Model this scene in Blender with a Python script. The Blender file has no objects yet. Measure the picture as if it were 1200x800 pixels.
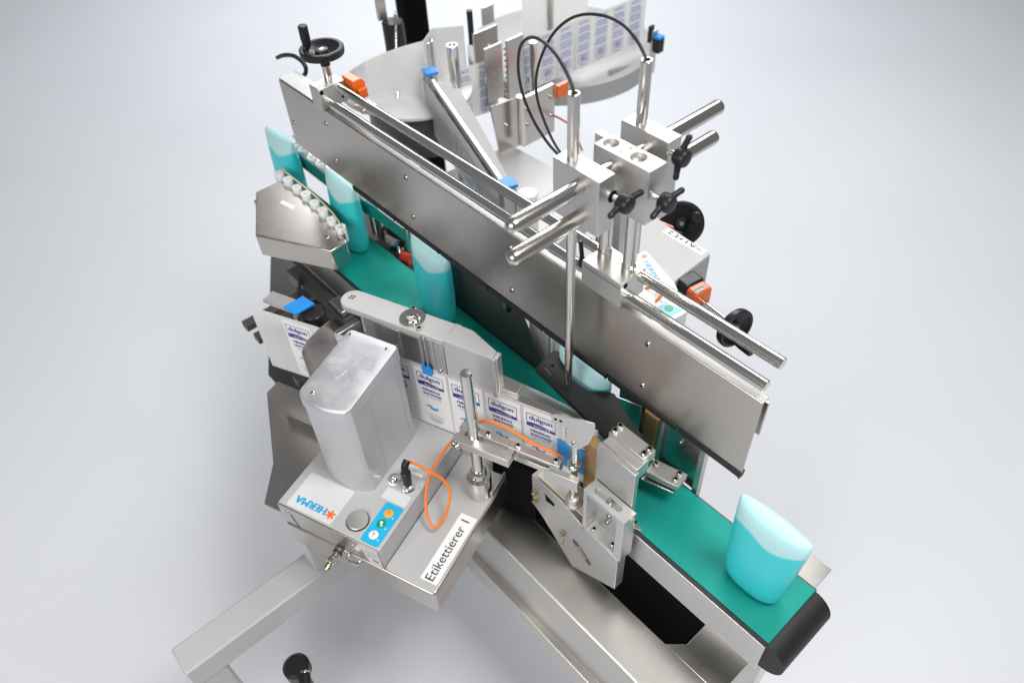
import bpy, math, random
from mathutils import Vector, Matrix, Quaternion
random.seed(7)
scene = bpy.context.scene
COL = scene.collection
S = 0.001                       # every number below is in millimetres

# ------------------------------------------------------------------ camera
cam_d = bpy.data.cameras.new('camera'); cam = bpy.data.objects.new('camera', cam_d); COL.objects.link(cam)
scene.camera = cam
cam_d.sensor_fit = 'HORIZONTAL'; cam_d.sensor_width = 36.0; cam_d.lens = 890.685 / 1200 * 36
cam_d.clip_start = 0.02; cam_d.clip_end = 200
def cam_matrix(pitch, roll, yaw, loc):
    p, r, a = (math.radians(k) for k in (pitch, roll, yaw))
    fwd = Vector((math.sin(a) * math.cos(p), math.cos(a) * math.cos(p), -math.sin(p)))
    right = Vector((math.cos(a), -math.sin(a), 0)); down = fwd.cross(right)
    r2 = math.cos(r) * right + math.sin(r) * down
    d2 = -math.sin(r) * right + math.cos(r) * down
    m = Matrix((r2, -d2, -fwd)).transposed().to_4x4()
    m.translation = Vector(loc) * S
    return m
cam.matrix_world = cam_matrix(45.827, 3.357, -50.832, (800, -655, 1200))
cam_d.dof.use_dof = True; cam_d.dof.focus_distance = 1.33; cam_d.dof.aperture_fstop = 3.2

# ------------------------------------------------------------------ world, lamps, exposure
w = bpy.data.worlds.new('World'); scene.world = w; w.use_nodes = True
bg = w.node_tree.nodes['Background']; bg.inputs[0].default_value = (0.95, 0.97, 1.0, 1); bg.inputs[1].default_value = 0.20
def area(name, loc, target, sx, sy, power, col=(1, 1, 1)):
    d = bpy.data.lights.new(name, 'AREA'); d.shape = 'RECTANGLE'; d.size = sx; d.size_y = sy; d.energy = power; d.color = col
    o = bpy.data.objects.new(name, d); COL.objects.link(o)
    o.location = Vector(loc) * S
    o.rotation_euler = (Vector(target) * S - o.location).to_track_quat('-Z', 'Y').to_euler()
    return o
area('studio_softbox_back', (-1150, 2300, 2500), (0, 0, 100), 1.7, 1.7, 66, (1, 0.985, 0.96))
area('studio_softbox_top', (1250, 150, 2700), (50, -200, 0), 0.9, 0.9, 60, (1, 0.985, 0.96))
area('front_fill_light', (900, -2700, 1700), (0, -150, 0), 1.8, 1.5, 62, (1, 0.97, 0.935))  # added fill from the camera side; brightens front faces and near floor
area('floor_fill_light', (-4200, 3300, 2600), (-4000, 3100, -900), 3.0, 3.0, 190, (0.97, 0.985, 1))  # added fill out of view; only brightens the floor behind the machine
scene.view_settings.view_transform = 'Standard'; scene.view_settings.look = 'None'
scene.view_settings.gamma = 1; scene.view_settings.exposure = 0.0; scene.view_settings.use_curve_mapping = False
scene.cycles.max_bounces = 10

# ------------------------------------------------------------------ materials
MAT = {}
def pmat(name, col, metallic=0.0, rough=0.5, brushed=None, streak=0.0, bump=0.0, rvar=0.06, cvar=0.05, nscale=6.0, sss=0.0, coat=0.0, spec=0.5, alpha=1.0, trans=0.0):
    m = bpy.data.materials.new(name); m.use_nodes = True
    nt = m.node_tree; b = nt.nodes['Principled BSDF']
    b.inputs['Metallic'].default_value = metallic
    b.inputs['Specular IOR Level'].default_value = spec
    b.inputs['Subsurface Weight'].default_value = sss
    if sss: b.inputs['Subsurface Radius'].default_value = (0.02, 0.03, 0.03)
    b.inputs['Coat Weight'].default_value = coat
    b.inputs['Transmission Weight'].default_value = trans
    b.inputs['Alpha'].default_value = alpha
    tc = nt.nodes.new('ShaderNodeTexCoord')
    n1 = nt.nodes.new('ShaderNodeTexNoise'); n1.inputs['Scale'].default_value = nscale; n1.inputs['Detail'].default_value = 5
    nt.links.new(tc.outputs['Object'], n1.inputs['Vector'])
    mr = nt.nodes.new('ShaderNodeMapRange'); mr.inputs[1].default_value = 0.3; mr.inputs[2].default_value = 0.7
    mr.inputs[3].default_value = max(0.02, rough - rvar); mr.inputs[4].default_value = rough + rvar
    nt.links.new(n1.outputs['Fac'], mr.inputs[0])
    rsrc = mr.outputs[0]
    mix = nt.nodes.new('ShaderNodeMix'); mix.data_type = 'RGBA'
    mix.inputs['A'].default_value = tuple(max(0, c * (1 - cvar)) for c in col) + (1,)
    mix.inputs['B'].default_value = tuple(min(1, c * (1 + cvar)) for c in col) + (1,)
    nt.links.new(n1.outputs['Fac'], mix.inputs['Factor'])
    nt.links.new(mix.outputs['Result'], b.inputs['Base Color'])
    if brushed:
        mp = nt.nodes.new('ShaderNodeMapping'); mp.inputs['Scale'].default_value = brushed
        nt.links.new(tc.outputs['Object'], mp.inputs['Vector'])
        n2 = nt.nodes.new('ShaderNodeTexNoise'); n2.inputs['Scale'].default_value = 1.0; n2.inputs['Detail'].default_value = 4
        nt.links.new(mp.outputs[0], n2.inputs['Vector'])
        ad = nt.nodes.new('ShaderNodeMath'); ad.operation = 'MULTIPLY_ADD'; ad.inputs[1].default_value = streak; 
        nt.links.new(n2.outputs['Fac'], ad.inputs[0]); nt.links.new(mr.outputs[0], ad.inputs[2])
        rsrc = ad.outputs[0]
        if bump:
            bp = nt.nodes.new('ShaderNodeBump'); bp.inputs['Strength'].default_value = bump; bp.inputs['Distance'].default_value = 0.0006
            nt.links.new(n2.outputs['Fac'], bp.inputs['Height']); nt.links.new(bp.outputs[0], b.inputs['Normal'])
    elif bump:
        n3 = nt.nodes.new('ShaderNodeTexNoise'); n3.inputs['Scale'].default_value = 900; n3.inputs['Detail'].default_value = 2
        nt.links.new(tc.outputs['Object'], n3.inputs['Vector'])
        bp = nt.nodes.new('ShaderNodeBump'); bp.inputs['Strength'].default_value = bump; bp.inputs['Distance'].default_value = 0.0004
        nt.links.new(n3.outputs['Fac'], bp.inputs['Height']); nt.links.new(bp.outputs[0], b.inputs['Normal'])
    nt.links.new(rsrc, b.inputs['Roughness'])
    MAT[name] = m
    return m
pmat('floor_grey', (0.69, 0.712, 0.755), rough=0.45, nscale=1.2, cvar=0.03, spec=0.4)
pmat('steel_sheet', (0.57, 0.535, 0.50), 1.0, 0.25, (25, 2500, 2500), 0.07, 0.0, 0.06, 0.05, 4)
pmat('steel_bed', (0.66, 0.64, 0.61), 1.0, 0.30, (25, 2500, 2500), 0.08, 0.0, 0.08, 0.05, 5)
pmat('steel_polished', (0.68, 0.655, 0.62), 1.0, 0.15, None, 0, 0, 0.03)
pmat('screw_steel', (0.62, 0.60, 0.57), 1.0, 0.24, rvar=0.04)
pmat('chrome', (0.75, 0.74, 0.72), 1.0, 0.07, rvar=0.02)
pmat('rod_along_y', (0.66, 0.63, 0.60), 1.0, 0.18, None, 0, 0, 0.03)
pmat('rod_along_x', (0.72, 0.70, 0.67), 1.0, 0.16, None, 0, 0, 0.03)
pmat('aluminium', (0.66, 0.65, 0.635), 1.0, 0.40, (40, 2200, 2200), 0.10, 0.0, 0.05, 0.03, 8)
pmat('aluminium_milled', (0.74, 0.74, 0.73), 1.0, 0.40, (2200, 60, 2200), 0.10, 0.0, 0.05, 0.03, 9)
pmat('aluminium_cast', (0.62, 0.635, 0.66), 0.75, 0.48, None, 0, 0.22, 0.10, 0.05, 30)
pmat('painted_silver', (0.50, 0.50, 0.505), 0.15, 0.48, None, 0, 0.08, 0.04, 0.03, 20)
pmat('painted_grey', (0.40, 0.40, 0.405), 0.1, 0.5, None, 0, 0.08, 0.04, 0.03, 20)
pmat('silver_extrusion', (0.60, 0.60, 0.605), 0.6, 0.46, None, 0, 0.03, 0.04, 0.03)
pmat('sticker_grey', (0.66, 0.67, 0.69), 0.0, 0.38, None, 0, 0.03, 0.04, 0.02)
pmat('white_paper', (0.84, 0.845, 0.85), 0.0, 0.45, None, 0, 0.03, 0.03, 0.015, 9)
pmat('print_navy', (0.035, 0.03, 0.27), rough=0.4)
pmat('print_violet', (0.13, 0.17, 0.56), rough=0.4)
pmat('print_cyan', (0.02, 0.36, 0.72), rough=0.4)
pmat('print_black', (0.02, 0.02, 0.025), rough=0.45)
pmat('print_grey', (0.25, 0.28, 0.30), rough=0.45)
pmat('herma_blue', (0.0, 0.34, 0.70), rough=0.35)
pmat('orange_print', (0.85, 0.16, 0.02), rough=0.4)
pmat('label_blue', (0.008, 0.30, 0.72), rough=0.45)
pmat('panel_cyan', (0.01, 0.42, 0.72), rough=0.32, nscale=40)
pmat('panel_teal', (0.18, 0.55, 0.62), rough=0.35)
pmat('button_yellow', (0.85, 0.42, 0.02), rough=0.35)
pmat('button_green', (0.0, 0.28, 0.13), rough=0.35)
pmat('button_white', (0.80, 0.80, 0.80), rough=0.35)
pmat('belt_green', (0.002, 0.29, 0.245), rough=0.40, brushed=(3, 90, 90), streak=0.32, bump=0.05, cvar=0.14, nscale=9, spec=0.3)
pmat('timing_belt_green', (0.003, 0.19, 0.16), rough=0.5, bump=0.2)
pmat('belt_edge', (0.62, 0.58, 0.36), rough=0.6)
pmat('black_plastic', (0.014, 0.014, 0.016), rough=0.36, spec=0.35, nscale=25, bump=0.05)
pmat('black_rubber', (0.014, 0.014, 0.015), rough=0.5, nscale=20)
pmat('black_pom', (0.016, 0.016, 0.018), rough=0.40, brushed=(30, 1500, 1500), streak=0.10, bump=0.0, rvar=0.08, nscale=14, spec=0.16)
pmat('black_paint_and_shade', (0.003, 0.003, 0.0035), rough=0.6, spec=0.05)  # black parts, and shade painted into screw sockets and openings
pmat('dark_steel', (0.13, 0.122, 0.115), 0.5, 0.48, None, 0, 0.1, 0.1, 0.2, 14)
pmat('dark_frame', (0.10, 0.094, 0.09), 0.5, 0.48, None, 0, 0.1, 0.08, 0.2, 12)
pmat('blue_plastic', (0.012, 0.27, 0.76), rough=0.34)
pmat('orange_plastic', (0.80, 0.14, 0.012), rough=0.28, coat=0.2)
pmat('orange_cable', (0.85, 0.20, 0.015), rough=0.33)
pmat('white_roller', (0.72, 0.74, 0.74), rough=0.42, sss=0.1)
pmat('foam_brown', (0.30, 0.185, 0.075), rough=0.8, bump=0.6, cvar=0.14, nscale=40)
pmat('beige_cover', (0.66, 0.60, 0.50), 0.2, 0.45, None, 0, 0.05)
pmat('red_plastic', (0.45, 0.03, 0.01), rough=0.35)
pmat('brass', (0.62, 0.57, 0.36), 1.0, 0.22)
pmat('display_dark', (0.03, 0.03, 0.03), rough=0.2)

def paper_material(name, col, tr):
    m = bpy.data.materials.new(name); m.use_nodes = True; nt = m.node_tree; b = nt.nodes['Principled BSDF']; out = nt.nodes['Material Output']
    tc = nt.nodes.new('ShaderNodeTexCoord'); n1 = nt.nodes.new('ShaderNodeTexNoise'); n1.inputs['Scale'].default_value = 14; nt.links.new(tc.outputs['Object'], n1.inputs['Vector'])
    mx = nt.nodes.new('ShaderNodeMix'); mx.data_type = 'RGBA'; mx.inputs['A'].default_value = tuple(c * 0.97 for c in col) + (1,); mx.inputs['B'].default_value = tuple(min(1, c * 1.02) for c in col) + (1,)
    nt.links.new(n1.outputs['Fac'], mx.inputs['Factor']); nt.links.new(mx.outputs['Result'], b.inputs['Base Color']); b.inputs['Roughness'].default_value = 0.38
    t = nt.nodes.new('ShaderNodeBsdfTranslucent'); nt.links.new(mx.outputs['Result'], t.inputs['Color'])
    ms = nt.nodes.new('ShaderNodeMixShader'); ms.inputs[0].default_value = tr
    nt.links.new(b.outputs[0], ms.inputs[1]); nt.links.new(t.outputs[0], ms.inputs[2]); nt.links.new(ms.outputs[0], out.inputs['Surface'])
    MAT[name] = m
paper_material('paper_thin', (0.92, 0.92, 0.915), 0.55)
def bottle_material():
    m = bpy.data.materials.new('teal_gel_bottle'); m.use_nodes = True; nt = m.node_tree; b = nt.nodes['Principled BSDF']
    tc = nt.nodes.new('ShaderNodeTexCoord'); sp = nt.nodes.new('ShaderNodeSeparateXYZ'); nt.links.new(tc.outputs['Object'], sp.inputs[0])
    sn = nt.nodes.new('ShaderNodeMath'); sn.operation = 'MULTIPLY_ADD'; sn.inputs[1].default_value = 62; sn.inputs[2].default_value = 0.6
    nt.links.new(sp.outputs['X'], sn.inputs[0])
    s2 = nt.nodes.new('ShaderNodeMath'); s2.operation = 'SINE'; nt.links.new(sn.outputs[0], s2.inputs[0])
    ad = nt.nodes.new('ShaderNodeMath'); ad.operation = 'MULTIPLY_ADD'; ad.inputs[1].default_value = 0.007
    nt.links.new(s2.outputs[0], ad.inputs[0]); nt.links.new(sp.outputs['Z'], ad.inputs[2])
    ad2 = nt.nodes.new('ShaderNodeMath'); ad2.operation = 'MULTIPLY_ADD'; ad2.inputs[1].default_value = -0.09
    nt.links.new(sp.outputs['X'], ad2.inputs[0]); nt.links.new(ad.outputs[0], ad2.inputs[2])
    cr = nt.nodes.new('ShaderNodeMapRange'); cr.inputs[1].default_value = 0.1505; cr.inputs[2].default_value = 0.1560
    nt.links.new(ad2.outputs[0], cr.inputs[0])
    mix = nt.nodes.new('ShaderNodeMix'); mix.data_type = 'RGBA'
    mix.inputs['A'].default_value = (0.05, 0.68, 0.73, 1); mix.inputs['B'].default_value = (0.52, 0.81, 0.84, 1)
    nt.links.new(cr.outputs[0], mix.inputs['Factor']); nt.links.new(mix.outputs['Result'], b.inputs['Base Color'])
    b.inputs['Roughness'].default_value = 0.34; b.inputs['Subsurface Weight'].default_value = 0.45
    b.inputs['Subsurface Radius'].default_value = (0.012, 0.03, 0.03); b.inputs['Subsurface Scale'].default_value = 0.6
    MAT['bottle'] = m
bottle_material()

# ------------------------------------------------------------------ mesh helpers
ORG = {}
def tag(o, label=None, cat=None, group=None, kind=None):
    if label: o['label'] = label
    if cat: o['category'] = cat
    if group: o['group'] = group
    if kind: o['kind'] = kind
    return o
def thing(name, label, cat, org=(0, 0, 0), rotz=0.0, group=None):
    """Empty at the thing's base; rotz turns its local frame about the world origin's vertical."""
    o = bpy.data.objects.new(name, None); COL.objects.link(o); o.empty_display_size = 0.02
    v = Vector(org); r = Matrix.Rotation(math.radians(rotz), 3, 'Z')
    o.location = (r @ v) * S; o.rotation_euler = (0, 0, math.radians(rotz))
    ORG[o.name] = v
    return tag(o, label, cat, group)
def zrot(d):
    return Vector((0, 0, 1)).rotation_difference(Vector(d).normalized()).to_matrix()
class MB:
    def __init__(s): s.v = []; s.f = []; s.m = []; s.sm = []
    def add(s, vs, fs, mat=0, smooth=False):
        b = len(s.v); s.v += [Vector(p) for p in vs]
        for f in fs: s.f.append(tuple(i + b for i in f)); s.m.append(mat); s.sm.append(smooth)
        return s
    def box(s, x0, x1, y0, y1, z0, z1, mat=0, M=None, o=None):
        vs = [Vector((x, y, z)) for z in (z0, z1) for x, y in ((x0, y0), (x1, y0), (x1, y1), (x0, y1))]
        if M is not None: vs = [M @ p for p in vs]
        if o is not None: vs = [p + Vector(o) for p in vs]
        return s.add(vs, [(3, 2, 1, 0), (4, 5, 6, 7), (0, 1, 5, 4), (1, 2, 6, 5), (2, 3, 7, 6), (3, 0, 4, 7)], mat)
    def extr(s, poly, vec, mat=0, smooth=False):
        n = len(poly); P = [Vector(p) for p in poly]; V = Vector(vec)
        nrm = Vector((0, 0, 0))
        for i in range(n): nrm += P[i].cross(P[(i + 1) % n])
        if nrm.dot(V) < 0: P.reverse()
        vs = P + [p + V for p in P]
        s.add(vs, [tuple(range(n - 1, -1, -1)), tuple(range(n, 2 * n))], mat)
        b = len(s.v) - 2 * n
        for i in range(n):
            j = (i + 1) % n
            s.f.append((b + i, b + j, b + n + j, b + n + i)); s.m.append(mat); s.sm.append(smooth)
        return s
    def prism(s, poly, z0, z1, mat=0, smooth=False):
        return s.extr([(x, y, z0) for x, y in poly], (0, 0, z1 - z0), mat, smooth)
    def prism_xz(s, poly, y0, y1, mat=0): return s.extr([(x, y0, z) for x, z in poly], (0, y1 - y0, 0), mat)
    def prism_yz(s, poly, x0, x1, mat=0): return s.extr([(x0, y, z) for y, z in poly], (x1 - x0, 0, 0), mat)
    def lathe(s, prof, o=(0, 0, 0), axis=(0, 0, 1), n=24, mat=0):
        R = zrot(axis); o = Vector(o); k = len(prof); vs = []
        for r, h in prof:
            for i in range(n):
                a = 2 * math.pi * i / n
                vs.append(o + R @ Vector((r * math.cos(a), r * math.sin(a), h)))
        fs = []
        for j in range(k - 1):
            for i in range(n):
                i2 = (i + 1) % n
                fs.append((j * n + i, j * n + i2, (j + 1) * n + i2, (j + 1) * n + i))
        s.add(vs, fs, mat, True)
        b = len(s.v) - len(vs)
        if prof[0][0] > 0.01: s.f.append(tuple(b + i for i in range(n - 1, -1, -1))); s.m.append(mat); s.sm.append(False)
        if prof[-1][0] > 0.01: s.f.append(tuple(b + (k - 1) * n + i for i in range(n))); s.m.append(mat); s.sm.append(False)
        return s
    def cyl(s, p0, p1, r, r1=None, n=24, mat=0, ch=0.0):
        p0 = Vector(p0); p1 = Vector(p1); h = (p1 - p0).length; r1 = r if r1 is None else r1
        prof = [(r - ch, 0), (r, ch), (r1, h - ch), (r1 - ch, h)] if ch else [(r, 0), (r1, h)]
        return s.lathe(prof, p0, p1 - p0, n, mat)
    def sweep(s, pts, r, n=10, mat=0, sub=5):
        P = [Vector(p) for p in pts]
        if sub > 1:
            Q = []
            for i in range(len(P) - 1):
                a = P[max(i - 1, 0)]; b = P[i]; c = P[i + 1]; d = P[min(i + 2, len(P) - 1)]
                for k in range(sub):
                    t = k / sub
                    Q.append(0.5 * ((2 * b) + (c - a) * t + (2 * a - 5 * b + 4 * c - d) * t * t + (3 * b - a - 3 * c + d) * t ** 3))
            P = Q + [P[-1]]
        t = (P[1] - P[0]).normalized(); u = t.orthogonal().normalized(); vs = []
        for i, p in enumerate(P):
            t2 = (P[min(i + 1, len(P) - 1)] - P[max(i - 1, 0)]).normalized()
            u = t.rotation_difference(t2) @ u; t = t2; v = t.cross(u)
            for k in range(n):
                a = 2 * math.pi * k / n; vs.append(p + (u * math.cos(a) + v * math.sin(a)) * r)
        fs = [(i * n + k, i * n + (k + 1) % n, (i + 1) * n + (k + 1) % n, (i + 1) * n + k) for i in range(len(P) - 1) for k in range(n)]
        s.add(vs, fs, mat, True)
        b = len(s.v) - len(vs)
        s.f.append(tuple(b + k for k in range(n - 1, -1, -1))); s.m.append(mat); s.sm.append(False)
        s.f.append(tuple(b + len(vs) - n + k for k in range(n))); s.m.append(mat); s.sm.append(False)
        return s
    def loft(s, rings, mat=0, cap=True, smooth=True):
        n = len(rings[0]); vs = [p for r in rings for p in r]
        fs = [(j * n + i, j * n + (i + 1) % n, (j + 1) * n + (i + 1) % n, (j + 1) * n + i) for j in range(len(rings) - 1) for i in range(n)]
        s.add(vs, fs, mat, smooth); b = len(s.v) - len(vs)
        if cap:
            s.f.append(tuple(b + i for i in range(n - 1, -1, -1))); s.m.append(mat); s.sm.append(False)
            s.f.append(tuple(b + len(vs) - n + i for i in range(n))); s.m.append(mat); s.sm.append(False)
        return s
    def mesh(s, name, mats, off=(0, 0, 0)):
        off = Vector(off)
        me = bpy.data.meshes.new(name)
        me.from_pydata([((p - off) * S)[:] for p in s.v], [], s.f)
        for mt in (mats if isinstance(mats, (list, tuple)) else [mats]): me.materials.append(MAT[mt])
        me.polygons.foreach_set('material_index', s.m); me.polygons.foreach_set('use_smooth', s.sm)
        me.set_sharp_from_angle(angle=math.radians(38))
        me.update()
        return me
    def build(s, name, mats, parent=None, bevel=0.0, loc=None, org=None):
        root = parent
        off = Vector((0, 0, 0))
        if parent is not None and parent.name in ORG: off = ORG[parent.name]
        if org is not None: off = Vector(org)
        me = s.mesh(name, mats, off)
        o = bpy.data.objects.new(name, me); COL.objects.link(o)
        if parent is not None: o.parent = parent; ORG[o.name] = off
        elif org is not None: o.location = off * S; ORG[o.name] = off
        if bevel:
            md = o.modifiers.new('bevel', 'BEVEL'); md.width = bevel * S; md.segments = 2; md.limit_method = 'ANGLE'; md.angle_limit = math.radians(40)
            md.harden_normals = False
        return o
def inst(name, me, parent, loc, axis=(0, 0, 1), spin=0.0, M=None):
    o = bpy.data.objects.new(name, me); COL.objects.link(o)
    off = Vector((0, 0, 0))
    if parent is not None:
        o.parent = parent; off = ORG.get(parent.name, off)
    R = M if M is not None else zrot(axis) @ Matrix.Rotation(spin, 3, 'Z')
    m = R.to_4x4(); m.translation = (Vector(loc) - off) * S
    o.matrix_basis = m
    return o
def text_mb(mb, txt, size, M, o, mat=0, thick=0.3, width=None, bold=0.0):
    """flat lettering as geometry: M maps text x/y/z axes, o is the origin (left end of base line)"""
    cu = bpy.data.curves.new('t', 'FONT'); cu.body = txt; cu.size = 1.0; cu.resolution_u = 3; cu.offset = bold; cu.space_character = 1.0 + bold * 12
    ob = bpy.data.objects.new('t', cu); COL.objects.link(ob)
    dg = bpy.context.evaluated_depsgraph_get(); me = bpy.data.meshes.new_from_object(ob.evaluated_get(dg))
    xs = [v.co.x for v in me.vertices]
    x0 = min(xs); k = size if width is None else width / (max(xs) - x0)
    vs = [Vector(o) + M @ Vector(((v.co.x - x0) * k, v.co.y * size, thick)) for v in me.vertices]
    mb.add(vs, [tuple(p.vertices) for p in me.polygons], mat)
    bpy.data.objects.remove(ob); bpy.data.curves.remove(cu); bpy.data.meshes.remove(me)
def heavy(mb, txt, size, M, o, mat=0, thick=0.3, width=None, d=0.5):
    for k, dx in enumerate((-d, 0, d)):
        text_mb(mb, txt, size, M, Vector(o) + M @ Vector((dx, 0, 0.06 * k)), mat, thick, width)
def rrect(x0, x1, y0, y1, r, n=5):
    out = []
    for cx, cy, a0 in ((x1 - r, y1 - r, 0), (x0 + r, y1 - r, 90), (x0 + r, y0 + r, 180), (x1 - r, y0 + r, 270)):
        for i in range(n + 1):
            a = math.radians(a0 + 90 * i / n); out.append((cx + r * math.cos(a), cy + r * math.sin(a)))
    return out
def disc(cx, cy, r, n=28): return [(cx + r * math.cos(2 * math.pi * i / n), cy + r * math.sin(2 * math.pi * i / n)) for i in range(n)]
def axes(x, y):
    x = Vector(x).normalized(); y = Vector(y).normalized(); return Matrix((x, y, x.cross(y))).transposed()

# shared small hardware
def cap_screw(r, h):
    m = MB().lathe([(r, 0), (r, h - 0.7), (r - 0.7, h), (r * 0.58, h)], n=16); m.f.pop(); m.m.pop(); m.sm.pop()
    m.lathe([(r * 0.58, h), (r * 0.54, h * 0.35), (0.0, h * 0.33)], n=6, mat=1)  # recess faces coloured black to stand in for shade inside the socket
    return m.mesh('cap_screw', ['screw_steel', 'black_paint_and_shade'])
def pan_screw(r):
    m = MB().lathe([(r, 0), (r * 0.98, r * 0.12), (r * 0.8, r * 0.34), (r * 0.42, r * 0.46)], n=16); m.f.pop(); m.m.pop(); m.sm.pop()
    m.lathe([(r * 0.42, r * 0.46), (r * 0.38, r * 0.12), (0, r * 0.1)], n=6, mat=1)  # black recess: the socket's inner shade is put into the colour
    return m.mesh('pan_screw', ['screw_steel', 'black_paint_and_shade'])
def hexnut(r, h):
    m = MB(); m.prism([(r * math.cos(math.pi / 3 * i), r * math.sin(math.pi / 3 * i)) for i in range(6)], 0, h)
    m.cyl((0, 0, h), (0, 0, h * 1.7), r * 0.55, n=12); return m.mesh('hex_nut', 'brass')
SC = {4: cap_screw(4, 5), 5: cap_screw(5, 6), 6: cap_screw(5.6, 7)}
PAN = pan_screw(6.0); PANS = pan_screw(4.2); NUT = hexnut(7, 6)

# ================================================================== setting
fl = MB(); fl.add([(-16000, -9000, -900), (9000, -9000, -900), (9000, 16000, -900), (-16000, 16000, -900)], [(0, 1, 2, 3)])
tag(fl.build('floor', 'floor_grey'), kind='structure')

# ================================================================== conveyor
cv = thing('conveyor', 'green belt conveyor running diagonally under the steel guide rail', 'conveyor', (0, 0, -90))
XL, XR = -1000, 668
m = MB(); m.box(XL, XR, -65, 65, -5, 0)
m.build('belt', 'belt_green', cv, bevel=1.0)
MB().box(XL, XR, -74, -66.2, -88, -3.5).build('side_rail', 'aluminium_milled', cv, bevel=1.2)
MB().box(XL, XR, 66.2, 73, -88, -9).build('side_rail', 'dark_frame', cv, bevel=1.2)
MB().box(XL, XR, -73.5, -65.6, -3.4, -0.6).build('edge_strip', 'black_rubber', cv, bevel=0.8)
MB().box(XL + 20, XR - 10, -60, 60, -86, -12).build('belt_support', 'dark_frame', cv)
m = MB(); m.cyl((XR - 2, -66, -45), (XR - 2, 66, -45), 40, n=28); m.build('end_roller', 'black_rubber', cv)

# machine table below the conveyor (steel bed with the black cut-out)
bed = thing('machine_table', 'brushed steel machine table with a black chamfered cut-out below the conveyor', 'machine table', (250, -100, -900))
zt = -225
m = MB()
m.prism([(-700, -186), (640, -186), (640, -96), (515, -96), (366 - 330, -98), (-700, -98)], zt - 4, zt)
m.prism([(515, -96), (640, -96), (640, 260), (542, 260), (542, -67)], zt - 4, zt)
m.build('table_top', 'steel_bed', bed, bevel=0.8)
m = MB(); m.box(-700, 640, -188.5, -183, -398, zt - 1.5); m.build('front_panel', 'steel_bed', bed, bevel=2.2)
m = MB(); m.box(-700, 640, -204, -184, -470, -399); m.build('front_panel', 'steel_bed', bed, bevel=1.5)
m = MB(); m.box(-700, 542, -97, 260, -420, -416); m.box(537, 541.5, -97, 260, -416, zt - 5); m.box(-700, 541, -97.5, -94, -416, zt - 5); m.build('dark_tray', 'black_paint_and_shade', bed)
for x in (-640, 560):
    MB().box(x, x + 60, -180, -120, -900, -471).build('leg', 'steel_bed', bed, bevel=3)
    MB().box(x, x + 60, 190, 250, -900, zt - 5).build('leg', 'steel_bed', bed, bevel=3)

# ================================================================== top guide rail with its tubes
gr = thing('guide_rail', 'long polished steel guide plate with two round tubes along its top', 'guide rail', (-80, 12, 210))
PX0, PX1 = -812, 512
m = MB(); m.box(PX0, PX1, 12, 15, 222, 387); m.build('face_plate', 'steel_sheet', gr, bevel=0.7)
m = MB(); m.box(PX0, PX1, 15.2, 27, 384.2, 387.5); m.build('top_flange', 'aluminium', gr, bevel=0.6)
m = MB(); m.box(PX0, PX1, 30, 34, 300, 372); m.build('back_plate', 'steel_sheet', gr, bevel=0.5)
xs = [-560, -392, -236, -80, 75, 235, 390, 514]
for a, b in zip(xs[:-1], xs[1:]):
    m = MB(); m.box(a + 2, b - 2, 9.5, 22, 211, 221.6); m.box(a + 2, b - 2, 10.8, 20, 208, 211); sb = m.build('seal_strip', 'black_rubber', gr, bevel=1.2)
    MB().box(b - 5, b - 2.2, 9, 15, 209, 219).build('seal_clip', 'black_plastic', sb)
MB().cyl((-640, 24, 406), (505, 24, 407), 9.2, n=32, ch=1).build('guide_tube', 'rod_along_x', gr)
MB().cyl((-640, 54, 426), (505, 54, 429), 9.2, n=32, ch=1).build('guide_tube', 'rod_along_x', gr)
m = MB(); m.box(-646, -608, 6, 72, 389, 437); eb = m.build('end_block', 'aluminium', gr, bevel=1.6)
m = MB(); m.cyl((-607.9, 13, 428), (-607.4, 13, 428), 4.5, n=16); m.cyl((-607.9, 60, 402), (-607.4, 60, 402), 3, n=12); m.build('bolt_hole', 'black_paint_and_shade', eb)
for x, z in ((-788, 287), (-620, 352), (-615, 261), (-321, 354), (-318, 260), (-10, 256), (-8, 357), (311, 353), (310, 256)):
    inst('plate_screw', PAN, gr, (x, 11.9, z), (0, -1, 0), random.random())
m = MB(); m.box(PX0, -646, 14, 60, 388, 391); m.build('end_cover', 'aluminium', gr, bevel=0.6)
# hand wheel on the rail's far end with its digital position counter
hw = thing('handwheel', 'black spoked-dish handwheel with upright grip above the far end of the guide rail', 'handwheel', (-634, 50, 437))
def handwheel(parent, o, axis, R, spin=0.0, handle=(1, 0), hlen=48, shaft=None):
    Rm = zrot(axis) @ Matrix.Rotation(spin, 3, 'Z'); o = Vector(o)
    k = R / 44.0
    MB().lathe([(9 * k, -10 * k), (13 * k, -8 * k), (34 * k, -7 * k), (43 * k, -6 * k), (44 * k, -3 * k), (44 * k, 6 * k), (42 * k, 8 * k), (36 * k, 8 * k), (33 * k, 5 * k), (14 * k, -2 * k), (12 * k, 4 * k), (6 * k, 4.5 * k), (0, 4.5 * k)], o, axis, 40).build('wheel_rim', 'black_plastic', parent)
    h0 = o + Rm @ Vector((handle[0] * 30 * k, handle[1] * 30 * k, 5 * k)); ax = Rm @ Vector((0, 0, 1))
    hd = MB().lathe([(5.5 * k, 0), (5.5 * k, 4 * k), (8 * k, 5 * k), (9.5 * k, 20 * k), (9.5 * k, hlen * k - 2), (8 * k, hlen * k), (0, hlen * k)], h0, ax, 20).build('grip', 'black_plastic', parent)
    MB().lathe([(4.5 * k, 0), (4.5 * k, 1), (0, 1.2)], o + ax * (4.4 * k), ax, 12).build('hub_screw', 'chrome', parent)
handwheel(hw, (-638, 50, 498), (0, 0, 1), 47, 0, (-0.62, -0.65), 46)
MB().cyl((-636, 50, 437), (-636, 50, 468), 9, n=20).build('shaft', 'steel_polished', hw)
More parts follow.
